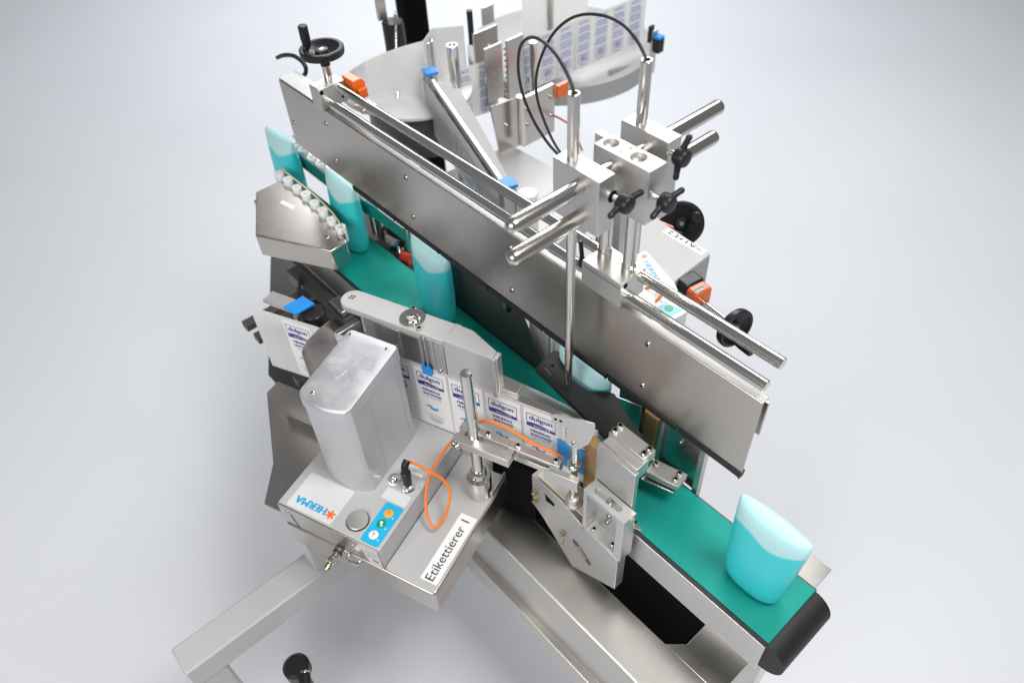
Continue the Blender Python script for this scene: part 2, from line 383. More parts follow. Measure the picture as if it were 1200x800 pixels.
MB().cyl((-636, 50, 468), (-636, 50, 490), 10.5, n=20).build('collar', 'black_plastic', hw)
pc = thing('position_counter', 'orange position counter behind the aluminium end block of the guide rail', 'counter', (-600, 92, 395))
m = MB(); m.prism_yz([(74, 398), (104, 398), (104, 432), (96, 441), (74, 441)], -622, -578); m.build('housing', 'orange_plastic', pc, bevel=2)
MB().box(-576, -566, 78, 100, 402, 424).build('side_cover', 'orange_plastic', pc, bevel=2)
m = MB(); m.box(-596, -560, 74, 112, 372, 381); m.build('base', 'steel_bed', pc, bevel=1)
ck = thing('cable', 'thick dark grey cable looping at the upper left behind the guide rail', 'cable', (-760, 60, 400))
MB().sweep([(-945, 80, 372), (-902, 80, 392), (-846, 80, 408), (-806, 80, 403), (-806, 80, 382), (-840, 78, 352), (-850, 76, 330)], 5.0, 12).build('sleeve', 'black_rubber', ck)
m = MB(); m.cyl((-852, 76, 318), (-848, 76, 336), 8, n=16); m.build('gland', 'black_plastic', ck)

# ================================================================== sensor stand on the tubes
st = thing('sensor_stand', 'aluminium clamp block stand with two posts and crossed rods on the guide tubes', 'sensor stand', (210, 38, 389))
m = MB(); m.box(169, 251, 8.5, 64, 390, 437.5); cb = m.build('carriage_block', 'aluminium', st, bevel=1.0)
m = MB(); m.box(172, 248, 8.2, 8.45, 427.5, 428.3); m.build('slit', 'black_paint_and_shade', cb)
m = MB(); m.cyl((251.0, 19, 429), (251.4, 19, 429), 4.5, n=18); m.build('bolt_hole', 'black_paint_and_shade', cb)
m = MB(); m.cyl((231, 57, 437.5), (231, 57, 438), 4, n=18); m.build('bolt_hole', 'black_paint_and_shade', cb)
for x in (187, 237):
    p = MB().cyl((x, 40, 437.5), (x, 40, 629), 10.2, n=32, ch=1).build('post', 'steel_polished', st)
    MB().lathe([(11.6, 0), (11.6, 12), (10.6, 12.6), (10.6, 13.4), (11.6, 14), (11.6, 15.5), (10.3, 16)], (x, 40, 437.6), (0, 0, 1), 32).build('collar', 'steel_polished', p)
# upper middle block, really bored so that the post tops sit in holes
def bored_block(name, x0, x1, y0, y1, z0, z1, holes, r, depth, parent):
    import bmesh
    o = MB().box(x0, x1, y0, y1, z0, z1).build(name, 'aluminium', parent)
    c = MB()
    for hx, hy in holes: c.cyl((hx, hy, z1 - depth), (hx, hy, z1 + 5), r, n=32)
    cut = c.build('cutter', 'aluminium', parent)
    md = o.modifiers.new('bore', 'BOOLEAN'); md.object = cut; md.operation = 'DIFFERENCE'; md.solver = 'EXACT'
    bv = o.modifiers.new('bevel', 'BEVEL'); bv.width = 0.9 * S; bv.segments = 2; bv.limit_method = 'ANGLE'; bv.angle_limit = math.radians(50)
    dg = bpy.context.evaluated_depsgraph_get(); me = bpy.data.meshes.new_from_object(o.evaluated_get(dg))
    o.modifiers.clear(); o.data = me; bpy.data.objects.remove(cut)
    for p in me.polygons: p.use_smooth = True
    me.set_sharp_from_angle(angle=math.radians(30))
    return o
mbk = bored_block('cross_block', 171, 272, 22, 57, 551, 637, ((187, 39.5), (237, 39.5)), 11.4, 26, st)
m = MB(); m.box(152, 171.4, 44, 57, 560, 636); m.build('rear_jaw', 'aluminium', mbk, bevel=0.9)
m = MB(); m.cyl((211, 33, 637), (211, 33, 637.3), 1.6, n=12); m.cyl((215, 48, 637), (215, 48, 637.3), 1.8, n=12); m.build('bolt_hole', 'black_paint_and_shade', mbk)
for x in (187, 237):
    MB().lathe([(10.2, 0), (10.0, 3), (7.5, 5.6), (4, 7), (0, 7.3)], (x, 39.5, 612), (0, 0, 1), 32).build('post_top', 'chrome', mbk)
for z, ya, yb, n in ((617, -172, 251, 0), (566, -173, 251, 1)):
    MB().lathe([(0, 0), (5.5, 0.8), (9, 4), (11, 9), (11.5, 13), (11.5, yb - ya - 5), (10.8, yb - ya - 1.5), (9.6, yb - ya), (0, yb - ya)], (210, ya, z), (0, 1, 0), 36).build('cross_rod', 'rod_along_y', st)
lb = MB().box(159, 245, -44, -13.5, 552, 640).build('clamp_block', 'aluminium', st, bevel=1.0)
rb = MB().box(159, 246, 90, 118, 513, 640).build('clamp_block', 'aluminium', st, bevel=1.0)
m = MB(); m.cyl((158.4, -28, 600), (159, -28, 600), 4, n=12); m.build('bolt_hole', 'black_paint_and_shade', lb)
def wing_screw(parent, o, ang, tilt=0.0):
    o = Vector(o); ax = Vector((1, 0, 0))
    ws = MB().cyl(o, o + ax * 14, 4.2, n=16).build('wing_screw', 'steel_polished', parent)
    MB().lathe([(7, 0), (12, 2), (13.2, 5), (13.2, 16), (11.5, 19), (8, 20), (0, 20)], o + ax * 12, ax, 24).build('knob', 'black_plastic', ws)
    wdir = Vector((0, math.cos(ang), math.sin(ang)))
    m = MB()
    for sgn in (-1, 1):
        a = o + ax * 20 + wdir * sgn * 7; b = o + ax * 20 + wdir * sgn * 30 + ax * 4
        m.lathe([(5.6, 0), (4.8, 8), (4.2, 17), (4.6, 22), (3.4, 25), (0, 25.5)], a, b - a, 12)
    m.build('wing', 'black_plastic', ws)
wing_screw(lb, (245, -17, 606), math.radians(8))
wing_screw(mbk, (272, 36, 594), math.radians(14))
wing_screw(rb, (246, 92, 627), math.radians(72))
MB().lathe([(7, -4), (7, 0), (9, 0), (9, 0.1)], (245, -17, 606), (1, 0, 0), 20).build('screw_seat', 'black_paint_and_shade', lb)
def hollow(p, z0, z1, r, ri, depth=30):
    h = z1 - z0
    return MB().lathe([(r, 0), (r, h - 1.2), (r - 1, h), (ri + 0.6, h), (ri, h - 1), (ri, h - depth), (0, h - depth)], (p[0], p[1], z0), (0, 0, 1), 36)
hollow((181, -28), 640.2, 734, 8.2, 5.6).build('sensor_tube', 'steel_polished', st)
hollow((185, 103), 640.2, 733, 8.2, 5.6).build('sensor_tube', 'steel_polished', st)
lo = MB().lathe([(0, 0), (3.2, 0.2), (3.4, 1), (3.4, 14), (5.5, 15), (7.2, 18), (7.2, 40), (7.4, 41), (7.4, 390)], (181, -28, 165.5), (0, 0, 1), 32).build('sensor_rod', 'steel_polished', st)
MB().cyl((186, 103, 330), (186, 103, 512.8), 8.2, n=28).build('sensor_rod', 'steel_polished', st)
cl = thing('clamp_lever', 'small black clamp lever below the front clamp block on the guide tubes', 'clamp lever', (158, 36, 405))
m = MB(); m.cyl((157, 22, 420), (150, 24, 455), 3.6, n=14); m.build('lever', 'black_plastic', cl)
m = MB(); m.cyl((157, 22, 412), (157, 22, 424), 6.5, n=16); m.cyl((157, 22, 415), (169, 22, 415), 4, n=12); m.build('hub', 'black_plastic', cl)
for name, pts, lab in (
    ('front', [(181, -28, 712), (180, -28, 735), (165, -24, 751), (133, -15, 765), (90, 0, 764), (57, 10, 753), (28, 20, 729), (10, 30, 694), (3, 38, 662), (5, 45, 629), (16, 55, 591), (34, 65, 560), (51, 72, 543), (75, 82, 520), (110, 95, 470), (120, 110, 400)], 'thin black cable arching out of the nearer sensor tube'),
    ('rear', [(187, 102, 712), (184, 102, 732), (174, 104, 743), (154, 108, 754), (128, 112, 761), (93, 116, 760), (54, 118, 750), (19, 120, 731), (-14, 122, 700), (-41, 124, 658), (-58, 126, 613), (-57, 128, 573), (-39, 130, 533), (-17, 132, 503), (20, 134, 475), (80, 136, 430), (110, 136, 380)], 'thin black cable arching high out of the farther sensor tube')):
    o = MB().sweep(pts, 2.3, 10).build('sensor_cable', 'black_rubber', None, org=pts[-1]); tag(o, lab, 'cable', 'cables out of the sensor tubes')

# ================================================================== bottles
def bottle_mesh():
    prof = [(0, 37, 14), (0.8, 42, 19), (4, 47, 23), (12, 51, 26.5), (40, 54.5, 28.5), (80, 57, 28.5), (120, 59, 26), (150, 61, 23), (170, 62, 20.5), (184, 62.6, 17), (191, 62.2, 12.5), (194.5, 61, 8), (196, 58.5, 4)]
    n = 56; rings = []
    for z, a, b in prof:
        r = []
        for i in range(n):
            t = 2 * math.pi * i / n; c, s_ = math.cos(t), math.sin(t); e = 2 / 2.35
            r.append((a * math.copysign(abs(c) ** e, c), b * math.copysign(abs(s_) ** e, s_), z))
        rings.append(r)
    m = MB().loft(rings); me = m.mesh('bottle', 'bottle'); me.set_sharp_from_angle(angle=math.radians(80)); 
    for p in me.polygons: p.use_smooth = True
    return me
BOT = bottle_mesh()
for x, y, rz, sc, lab in ((-927, 20, 2, 1.0, 'teal shower gel bottle cut off at the left edge, beside the roller guide'),
                          (-640, 22, -3, 1.04, 'teal shower gel bottle standing on the belt at the tip of the roller guide'),
                          (-287, 20, 0, 1.0, 'teal shower gel bottle behind the label dispenser arm, below the guide rail'),
                          (166, 29, 0, 1.0, 'pale teal bottle half hidden behind the black guide plate'),
                          (589, 0, 0, 1.0, 'teal shower gel bottle leaving at the lower right end of the green belt')):
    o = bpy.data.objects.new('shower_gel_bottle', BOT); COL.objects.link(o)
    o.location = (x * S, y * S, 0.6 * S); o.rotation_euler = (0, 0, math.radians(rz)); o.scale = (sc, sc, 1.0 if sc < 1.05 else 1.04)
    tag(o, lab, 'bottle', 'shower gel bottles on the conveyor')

# ================================================================== infeed guides (roller and timing belt)
def infeed(label, front):
    ig = thing('infeed_guide', label, 'guide', (-640, -110 if front else 110, 30))
    return ig
ROLL = MB().lathe([(0, 5), (11.5, 5), (12.5, 6), (12.5, 46), (11.8, 47), (7.4, 47), (6.8, 46), (6.8, 40), (0, 40)], n=22).mesh('roller', 'white_roller')
ig = infeed('stainless wedge-shaped infeed guide with white rollers at the left edge', True)
top = [(-690, -197), (-513, -99), (-515, -56), (-528, -49), (-850, -40), (-850, -110)]
m = MB(); m.prism(top, 60, 120); m.build('steel_box', 'steel_sheet', ig, bevel=3)
inst('cover_screw', PAN, ig, (-563, -78, 120), (0, 0, 1)); 
m = MB(); m.prism(disc(-535, -66, 2.2, 10), 119.9, 120.3); m.build('hole', 'black_paint_and_shade', ig)
m = MB(); m.prism([(-765, -90), (-718, -82), (-722, -70), (-769, -78)], 120, 120.4); m.build('sticker', 'white_paper', ig)
for i, x in enumerate(range(-867, -545, 44)):
    inst('roller', ROLL, ig, (x, -31 - 13 * max(0, (x + 720) / 180.0), 84 + 3 * (i % 2)))
pts = [(-880, -18), (-760, -17), (-690, -19), (-620, -25), (-560, -37), (-530, -48)]
m = MB(); m.prism(pts + [(x, y - 2.5) for x, y in reversed(pts)], 68, 132); m.build('drive_belt', 'timing_belt_green', ig)
m = MB(); m.prism([(x, y + 0.3) for x, y in pts] + [(x, y - 2.8) for x, y in reversed(pts)], 132.1, 134); m.build('belt_edge', 'belt_edge', ig)
ig2 = infeed('far infeed guide with white rollers and green toothed belt behind the bottles', False)
for i, x in enumerate(range(-960, -510, 44)):
    inst('roller', ROLL, ig2, (x, 68 + 13 * max(0, (x + 720) / 180.0), 84 + 3 * (i % 2)))
pts = [(-1000, 52), (-760, 52), (-690, 53), (-620, 57), (-575, 62), (-540, 64), (-500, 63), (-455, 64)]
m = MB(); m.prism(pts + [(x, y + 2.5) for x, y in reversed(pts)], 88, 128); m.build('drive_belt', 'timing_belt_green', ig2)
m = MB()
for k in range(70):
    x = -560 + k * 1.55 * 1.0
    y = 62.5
    if k % 2 == 0: m.box(x, x + 1.5, y - 0.5, y + 4, 128, 130.5)
m.build('belt_teeth', 'white_roller', ig2)
m = MB(); m.box(-1000, -640, 84, 90, 126, 134); m.build('edge_bar', 'steel_polished', ig2, bevel=1)
m = MB(); m.prism([(-1000, 92), (-560, 92), (-540, 120), (-1000, 150)], 50, 84); m.build('steel_box', 'steel_sheet', ig2, bevel=2)
m = MB(); m.box(-742, -700, 50.6, 51.6, 92, 116); m.build('sticker', 'white_paper', ig2)
MB().cyl((-455, 74, 60), (-455, 74, 134), 9, n=20).build('end_pulley', 'steel_polished', ig2)

# drive parts on the far side of the belt
dm = thing('guide_drive', 'small motor with black cylinder and clamps beyond the belt below the rail', 'drive', (-560, 120, -90))
MB().cyl((-610, 120, 16), (-530, 132, 16), 22, n=24, ch=2).build('motor', 'black_plastic', dm)
MB().cyl((-640, 112, 18), (-612, 118, 18), 16, n=24).build('gear_head', 'steel_polished', dm)
MB().cyl((-572, 92, -10), (-545, 100, 4), 12, n=20).build('coupling', 'chrome', dm)
MB().cyl((-545, 92, 2), (-523, 78, 2), 5, n=14).build('pin', 'chrome', dm)
MB().box(-640, -500, 80, 160, -90, -20).build('bracket', 'dark_steel', dm, bevel=2)
MB().cyl((-516, 82, -2), (-486, 88, 2), 13, n=20).build('red_cap', 'red_plastic', dm)
MB().sweep([(-640, 90, 70), (-610, 100, 50), (-600, 104, 30), (-628, 108, 10)], 3, 8).build('wire', 'black_rubber', dm)
for x in (-665, -640, -620):
    MB().cyl((x, 95, -20), (x, 95, 70), 5.5, n=16).build('pillar', 'steel_polished', dm)
MB().box(-700, -590, 88, 104, 70, 78).build('cross_plate', 'steel_polished', dm, bevel=1)

# rear side guide behind the belt
rg = thing('side_guide', 'tall dark steel side guide standing along the far edge of the belt', 'guide', (-120, 70, 0))
m = MB(); m.prism_xz([(-330, -6), (8, -6), (26, 4), (-60, 150), (-80, 168), (-330, 168)], 67, 70); m.build('wall', 'dark_steel', rg, bevel=0.6)
m = MB(); m.box(-98, -89, 58, 66, 120, 178); m.build('strap', 'steel_polished', rg, bevel=0.8)
m = MB(); m.box(-90, -84, 58, 66, 114, 130); m.build('clip', 'black_plastic', rg, bevel=0.8)
rp = thing('guide_plates', 'light aluminium plates standing behind the far edge of the belt', 'guide plate', (60, 110, 0))
m = MB(); m.prism_yz([(72, 0), (160, 0), (160, 190), (72, 190)], 24, 29); m.build('plate', 'aluminium', rp, bevel=0.6)
m = MB(); m.prism_xz([(-50, 0), (40, 0), (40, 200), (-50, 200)], 86, 90); m.build('plate', 'white_roller', rp, bevel=0.6)
m = MB(); m.prism([(50, 80), (150, 80), (150, 150), (30, 190)], 60, 66); m.build('plate', 'aluminium', rp, bevel=0.6)
p3 = thing('press_unit', 'dark steel press plate behind the belt with a small screwed arm', 'press plate', (360, 60, 0))
m = MB(); m.prism_xz([(316, -8), (404, -8), (404, 190), (316, 190)], 76, 80); m.build('plate', 'steel_sheet', p3, bevel=0.6)
m = MB(); m.box(405, 416, 70, 84, -60, 190); m.build('upright', 'aluminium', p3, bevel=0.6)
m = MB(); m.prism([(347, 1), (340, 34), (402, 51), (407, 18)], 48, 62); m.build('arm', 'aluminium', p3, bevel=0.9)
m = MB(); m.prism([(345, -6), (338, 44), (395, 60), (404, 14)], 40, 44); m.build('shoe', 'steel_polished', p3, bevel=0.6)
m = MB(); m.box(200, 300, 92, 98, 0, 205); m.build('back_plate', 'dark_frame', p3, bevel=0.6)  # added plate, coloured dark to stand in for shade under the seal
m = MB(); m.prism_xz([(218, 2), (278, 2), (278, 131), (220, 108)], 60, 63); m.build('plate', 'steel_sheet', p3, bevel=0.6)
for x, y in ((395, 26), (392, 40), (350, 26)): inst('screw', SC[5], p3, (x, y, 62))
for x, z in ((366, 130), (362, 96)): inst('screw', SC[4], p3, (x, 75.9, z), (0, -1, 0))
m = MB(); m.box(318, 325, 66, 75, 4, 128); m.build('upright', 'aluminium', p3, bevel=0.6)
fp = thing('foam_pad', 'brown foam press pad standing between black guide plate and steel press plate', 'foam pad', (270, 40, 0))
m = MB(); m.prism(rrect(281, 316, 64, 90, 6), 2, 122); m.build('pad', 'foam_brown', fp, bevel=2)
fp2 = thing('foam_pad', 'brown foam pad in front of the belt beside the upright aluminium bracket', 'foam pad', (260, -60, -60))
m = MB(); m.prism(rrect(268, 304, -76, -56, 5), -60, 150); m.build('pad', 'foam_brown', fp2, bevel=2)

# ================================================================== dispenser bracket in front of the belt
br = thing('mounting_bracket', 'stacked aluminium mounting bracket with slotted box and bolted base plate', 'bracket', (300, -100, -225))
m = MB(); m.prism_xz([(174, -16), (175, -116), (205, -135), (287, -216), (398, -151), (398, -43), (312, -36), (253, -16)], -116, -94); bp = m.build('base_plate', 'aluminium', br, bevel=0.9)
m = MB(); m.box(174, 300, -93.6, -70, -120, -12); m.build('rear_block', 'aluminium', br, bevel=0.8)
m = MB(); m.prism([(186, -112), (316, -112), (316, -66), (186, -66)], -11.5, -8); m.build('cover', 'beige_cover', br, bevel=0.8)
m = MB(); m.box(186, 316, -92, -90.5, -8, -7.6); m.build('joint_line', 'black_paint_and_shade', br)
# U-shaped slotted box
sx0, sx1, sy0, sy1 = 309, 402, -116, -86
m = MB(); m.box(sx0, sx0 + 7, sy0, sy1, -42, 77)
ub = m.build('box_side', 'aluminium_milled', br, bevel=0.7)
MB().box(sx1 - 16, sx1, sy0, sy1, -42, 77).build('box_side', 'aluminium_milled', br, bevel=0.7)
MB().box(sx0 + 7.2, sx1 - 16.2, sy0 + 0.3, sy1, -42, -34).build('box_floor', 'aluminium_milled', br, bevel=0.7)
MB().box(sx0 + 7.2, sx1 - 16.2, sy1 - 5, sy1 - 0.3, -34, 76).build('box_back', 'aluminium', br)
def slot(x0, x1, yc, r, n=8):
    out = []
    for i in range(n + 1):
        a = math.radians(-90 + 180 * i / n); out.append((x1 + r * math.cos(a), yc + r * math.sin(a)))
    for i in range(n + 1):
        a = math.radians(90 + 180 * i / n); out.append((x0 + r * math.cos(a), yc + r * math.sin(a)))
    return out
# slotted lid built as a ring
outer = [(sx0, sy0), (sx1, sy0), (sx1, sy1), (sx0, sy1)]
def ring_prism(mb, x0, x1, y0, y1, inner, z0, z1):
    n = len(inner); P = []
    cx = sum(p[0] for p in inner) / n; cy = sum(p[1] for p in inner) / n
    for (px, py) in inner:
        dx, dy = px - cx, py - cy
        t = min(((x1 - cx) / dx) if dx > 1e-6 else ((x0 - cx) / dx) if dx < -1e-6 else 1e9, ((y1 - cy) / dy) if dy > 1e-6 else ((y0 - cy) / dy) if dy < -1e-6 else 1e9)
        P.append((cx + dx * t, cy + dy * t))
    # snap nearest outer points to the corners
    for c in ((x0, y0), (x1, y0), (x1, y1), (x0, y1)):
        k = min(range(n), key=lambda i: (P[i][0] - c[0]) ** 2 + (P[i][1] - c[1]) ** 2); P[k] = c
    vs = [(x, y, z1) for x, y in P] + [(x, y, z1) for x, y in inner] + [(x, y, z0) for x, y in P] + [(x, y, z0) for x, y in inner]
    fs = []
    for i in range(n):
        j = (i + 1) % n
        fs += [(i, j, n + j, n + i), (2 * n + j, 2 * n + i, 3 * n + i, 3 * n + j), (i, 2 * n + i, 2 * n + j, j), (n + i, n + j, 3 * n + j, 3 * n + i)]
    mb.add(vs, fs)
m = MB(); ring_prism(m, sx0, sx1, sy0, sy1, slot(sx0 + 20, sx1 - 26, -101, 6.5), 77.2, 86); m.build('slotted_lid', 'aluminium_milled', br)
MB().cyl((sx0 + 46, -101, 60), (sx0 + 46, -101, 90), 4.2, n=16).build('stud', 'chrome', br)
inst('stud_nut', NUT, br, (sx0 + 46, -101, 74))
for x, y in ((330, -106), (374, -104)): inst('screw', SC[5], br, (x, y, -34))
for x, z in ((352, 26), (349, 2)): inst('screw', SC[5], br, (x, sy1 - 5.2, z), (0, -1, 0))
inst('screw', SC[5], br, (402, -92, 72), (1, 0, 0.3))
m = MB(); m.prism([(402.2, -90), (416, -84), (416, -80), (402.2, -82)], 44, 47); m.build('lug', 'steel_polished', br)
# upright with cap
MB().box(305, 390, -84.5, -75, -34, 180).build('upright_plate', 'aluminium', br, bevel=1.0)
MB().box(307, 384, -74.6, -46, 150, 180).build('upright_rib', 'aluminium', br, bevel=0.8)
MB().box(304, 381, -56, -27, 167, 180.6 + 6).build('cap_plate', 'aluminium', br, bevel=0.8)
for x, y in ((310, -48), (310, -35), (374, -48), (374, -35)): inst('screw', SC[6], br, (x, y, 186.6))
for x, z in ((186, -60), (186, -88), (262, -118)): 
    inst('bolt', NUT, br, (x, -116, z), (0, -1, 0)); 
for x, z in ((268, -142),): inst('screw', SC[4], br, (x, -115.5, z), (0, -1, 0))
m = MB(); a = math.radians(-38)
def rot2(p, c, a): return (c[0] + p[0] * math.cos(a) - p[1] * math.sin(a), c[1] + p[0] * math.sin(a) + p[1] * math.cos(a))
m.prism_xz([rot2(p, (312, -128), a) for p in [(x, y) for x, y in slot(-22, 22, 0, 8)]], -116.4, -116.1); m.build('slot', 'dark_steel', br)
m = MB(); m.prism_xz([rot2(p, (312, -128), a) for p in [(x, y) for x, y in slot(-10, 10, 0, 6.5)]], -117.2, -116.5); m.build('slot_key', 'steel_polished', br, bevel=0.4)
m = MB(); m.prism_xz([(210, -40), (236, -46), (236, -56), (214, -60)], -116.5, -116.1); m.build('window', 'black_paint_and_shade', br)
m = MB(); m.prism([(168, -104), (84, -140), (70, -118), (60, -60), (168, -60)], -205, -30); tag(m.build('black_cover', 'black_paint_and_shade', None, org=(120, -95, -205)), 'matt black cover between the labeller tray and the aluminium bracket', 'cover')
# black guide plate
gp = thing('guide_plate', 'black plastic guide plate with a bottle-shaped notch above the belt', 'guide plate', (200, -10, 150))
poly = [(100, -34), (90, -6), (92, 16), (98, 24), (107, 25), (112, 18), (120, 14), (166, -5), (190, -7), (207, -3), (228, 16), (243, 26), (252, 24), (262, 12), (300, -2), (318, -8), (330, -30), (303, -52), (250, -50), (180, -46)]
m = MB(); m.prism([(100, -34), (91, 20), (97, 25), (108, 26), (118, 15), (166, -5), (207, -3), (232, 22), (243, 26), (252, 22), (313, 0), (340, -8), (340, -52), (303, -54)], 153, 165); m.build('plate', 'black_pom', gp, bevel=1.0)
m = MB(); m.prism(disc(118, -7, 3.4, 14), 165, 165.4); m.build('hole', 'black_paint_and_shade', gp)
m = MB(); m.prism([(113, -22), (134, -26), (134, -24.5), (113, -20.5)], 165, 165.25); m.build('scribe_line', 'dark_steel', gp)

# ================================================================== front labeller (local frame turned 21 degrees)
lab = thing('labelling_machine', 'front labelling machine, silver housing with blue key panel and grey motor tower', 'labeller', (-110, -290, -150), 21)
m = MB(); m.prism(rrect(-283, 58, -437, -141, 9, 4), -150, -82); body = m.build('base_box', 'steel_sheet', lab, bevel=3)
m = MB(); m.prism(rrect(-50.5, 55.5, -434, -143, 7, 4), -81.8, -77.5); tp = m.build('tray_panel', 'painted_silver', lab, bevel=1.2)
m = MB(); m.box(-283, -52, -432, -150, -81.8, -18); hs = m.build('housing', 'painted_silver', lab, bevel=1.6)
m = MB(); m.box(-284, -53, -434.5, -432.3, -80, -19.5); m.build('front_panel', 'steel_sheet', lab, bevel=0.6)
m = MB(); m.box(-51.5, 50, -150, -145, -77.3, -20); m.build('back_wall', 'painted_silver', lab, bevel=0.6)
m = MB(); m.box(52.5, 56.5, -216, -143.5, -77.3, -62); m.build('rim', 'aluminium', lab, bevel=0.6)
# front face details
for s_, z in ((-262, -34), (-113, -43)): inst('screw', PANS, lab, (s_, -434.6, z), (0, -1, 0))
m = MB(); m.prism_xz([(-96, -24), (-56, -24), (-54, -78), (-82, -78)], -435.4, -434.7); npl = m.build('name_plate', 'sticker_grey', lab)
m = MB(); AX = axes((1, 0, 0), (0, 0, 1))
for k, (tx, wd, hh) in enumerate((('AUSSTATTUNG 230V 50Hz', 30, 3.4), ('TYP 400 NR 10-4471', 28, 3.4), ('MADE IN GERMANY', 24, 3.2))):
    m.box(-88 + 2 * k, -88 + 2 * k + wd, -435.7, -435.5, -34 - 8 * k, -32.8 - 8 * k)
m.box(-72, -60, -435.7, -435.5, -66, -58); m.box(-82, -79, -435.7, -435.5, -56, -52); m.build('plate_print', 'print_grey', npl)
m = MB(); m.prism_xz([(-259, -42), (-256.5, -42), (-246.5, -79), (-249, -79)], -434.9, -434.6); m.build('seam', 'black_paint_and_shade', lab)
gl = MB().lathe([(11, 0), (11, 5), (8, 6), (8, 20), (9.5, 21), (9.5, 30), (6, 32), (0, 32)], (-152, -437.2, -86), (0, -1, 0), 18).build('cable_gland', 'chrome', lab)
MB().lathe([(10, 0), (10, 3), (9, 3.4)], (-152, -442.4, -86), (0, -1, 0), 18).build('gasket', 'black_rubber', gl)
MB().lathe([(6, 0), (6.4, 2), (6.4, 12), (5, 13), (0, 13)], (-152, -469, -86), (0, -1, -0.15), 12).build('cap', 'brass', gl)
m = MB(); m.sweep([(-128, -437, -84), (-126, -446, -80), (-116, -448, -82), (-108, -446, -88), (-106, -437, -92)], 3, 8); m.build('handle_loop', 'chrome', lab)
# top of housing
T = -18
m = MB(); m.prism(rrect(-266, -163, -429, -350, 5), T, T + 0.35); hp = m.build('logo_panel', 'sticker_grey', lab)
m = MB(); heavy(m, 'HERMA', 21, axes((-1, 0, 0), (0, -1, 0)), (-187, -403, T + 0.35), width=69, d=1.0); m.build('lettering', 'herma_blue', hp)
m = MB()
for k in range(3):
    a = math.radians(90 + 60 * k); R2 = Matrix.Rotation(a, 3, 'Z'); m.box(-9.5, 9.5, -2, 2, 0, 0.2 + 0.05 * k, M=R2, o=(-175.5, -411, T + 0.45))
m.build('star', 'orange_print', hp)
kb = MB().lathe([(20.5, 0), (20.5, 4), (19.4, 5), (0, 5.2)], (-122, -399, T), (0, 0, 1), 40).build('push_knob', 'aluminium', lab)
MB().lathe([(22, 0), (22, 1.2), (20.6, 1.4)], (-122, -399, T), (0, 0, 1), 40).build('ring', 'black_plastic', kb)
m = MB(); m.prism(rrect(-97, -58, -429, -341, 5), T, T + 0.6); kp = m.build('key_panel', 'panel_cyan', lab)
for t_, mt in ((-361, 'button_yellow'), (-385, 'button_green'), (-410, 'button_white')):
    b_ = MB().lathe([(9, 0), (9, 0.5), (8.4, 0.9), (0, 0.9)], (-79, t_, T + 0.6), (0, 0, 1), 28).build('button', mt, kp)
    m = MB(); 
    if mt == 'button_green': m.prism(disc(-80, t_ + 2, 3.0, 12), T + 1.55, T + 1.7, 0); m.box(-79, -75, t_ - 5, t_ - 1, T + 1.55, T + 1.7)
    else: m.box(-80, -78.6, t_ - 4, t_ + 4, T + 1.55, T + 1.7); m.box(-82, -76, t_ + 1.5, t_ + 2.6, T + 1.56, T + 1.72)
    m.build('symbol', 'button_white' if mt == 'button_green' else 'print_grey', kp)
    MB().lathe([(1.7, 0), (1.5, 0.8), (0, 1)], (-66, t_ - 6, T + 0.6), (0, 0, 1), 10).build('lamp', 'sticker_grey', kp)
m = MB(); m.prism(rrect(-113, -59, -338, -313, 4), T, T + 0.5); m.build('blank_plate', 'sticker_grey', lab, bevel=0.2)
nb = MB().lathe([(14, 0), (14, 1.5), (11, 2), (10, 5), (6, 9), (0, 10)], (-111, -294, T), (0, 0, 1), 26).build('dome_nut', 'chrome', lab)
pl = MB().lathe([(13, 0), (13, 2), (10, 3), (10, 13), (8.4, 14)], (-76, -298, T), (0, 0, 1), 24).build('plug', 'chrome', lab)
m = MB(); m.lathe([(8.4, 0), (8.8, 2), (8.8, 18), (9.6, 19), (9.6, 32), (8, 34)], (-76, -298, -4), (-0.06, 0.12, 1), 22)
m.sweep([(-78, -294, 29), (-80, -291, 38), (-80, -287, 44), (-80, -281, 46)], 7.2, 14); m.build('plug_body', 'black_plastic', pl)
m = MB(); text_mb(m, 'SLIK', 7, axes((1, 0, 0), (0, 1, 0)), (-60, -290, T), width=14); m.build('print', 'print_grey', lab)
m = MB(); m.box(-100, -66, -268, -262, T, T + 0.6); m.add([(-98, -262, 8), (-70, -258, 4), (-68, -268, 12), (-96, -272, 14)], [(0, 1, 2, 3)]); tgm = m.build('cable_tag', 'white_paper', lab)
# motor tower
def mring(z, k=0.0, front=14.0, n=8):
    s0, s1, t0, t1 = -238 + k, -132 - k, -334 + k, -181 - k; r = 9; out = []
    out += [(s1, t1 - r, z)] + [(s1 - r + r * math.cos(math.radians(a)), t1 - r + r * math.sin(math.radians(a)), z) for a in (22, 45, 68)] + [(s1 - r, t1, z)]
    out += [(s0 + r, t1, z)] + [(s0 + r + r * math.cos(math.radians(a)), t1 - r + r * math.sin(math.radians(a)), z) for a in (112, 135, 158)] + [(s0, t1 - r, z)]
    out += [(s0, t0 + 4, z)]
    for i in range(1, n * 2):
        u = i / (n * 2); out.append((s0 + (s1 - s0) * u, t0 - front * math.sin(math.pi * u) ** 0.8, z))
    out += [(s1, t0 + 4, z)]
    return out
mt_ = MB().loft([mring(-18), mring(-15, 0.0), mring(203, 0.0)], smooth=True).build('motor_tower', 'silver_extrusion', lab)
def capz(p, z, tilt):
    s_, t_, _ = p; u = (t_ + 350) / 170.0
    return (s_, t_, z - tilt * (1 - min(1, max(0, u))) ** 2.2 * 16)
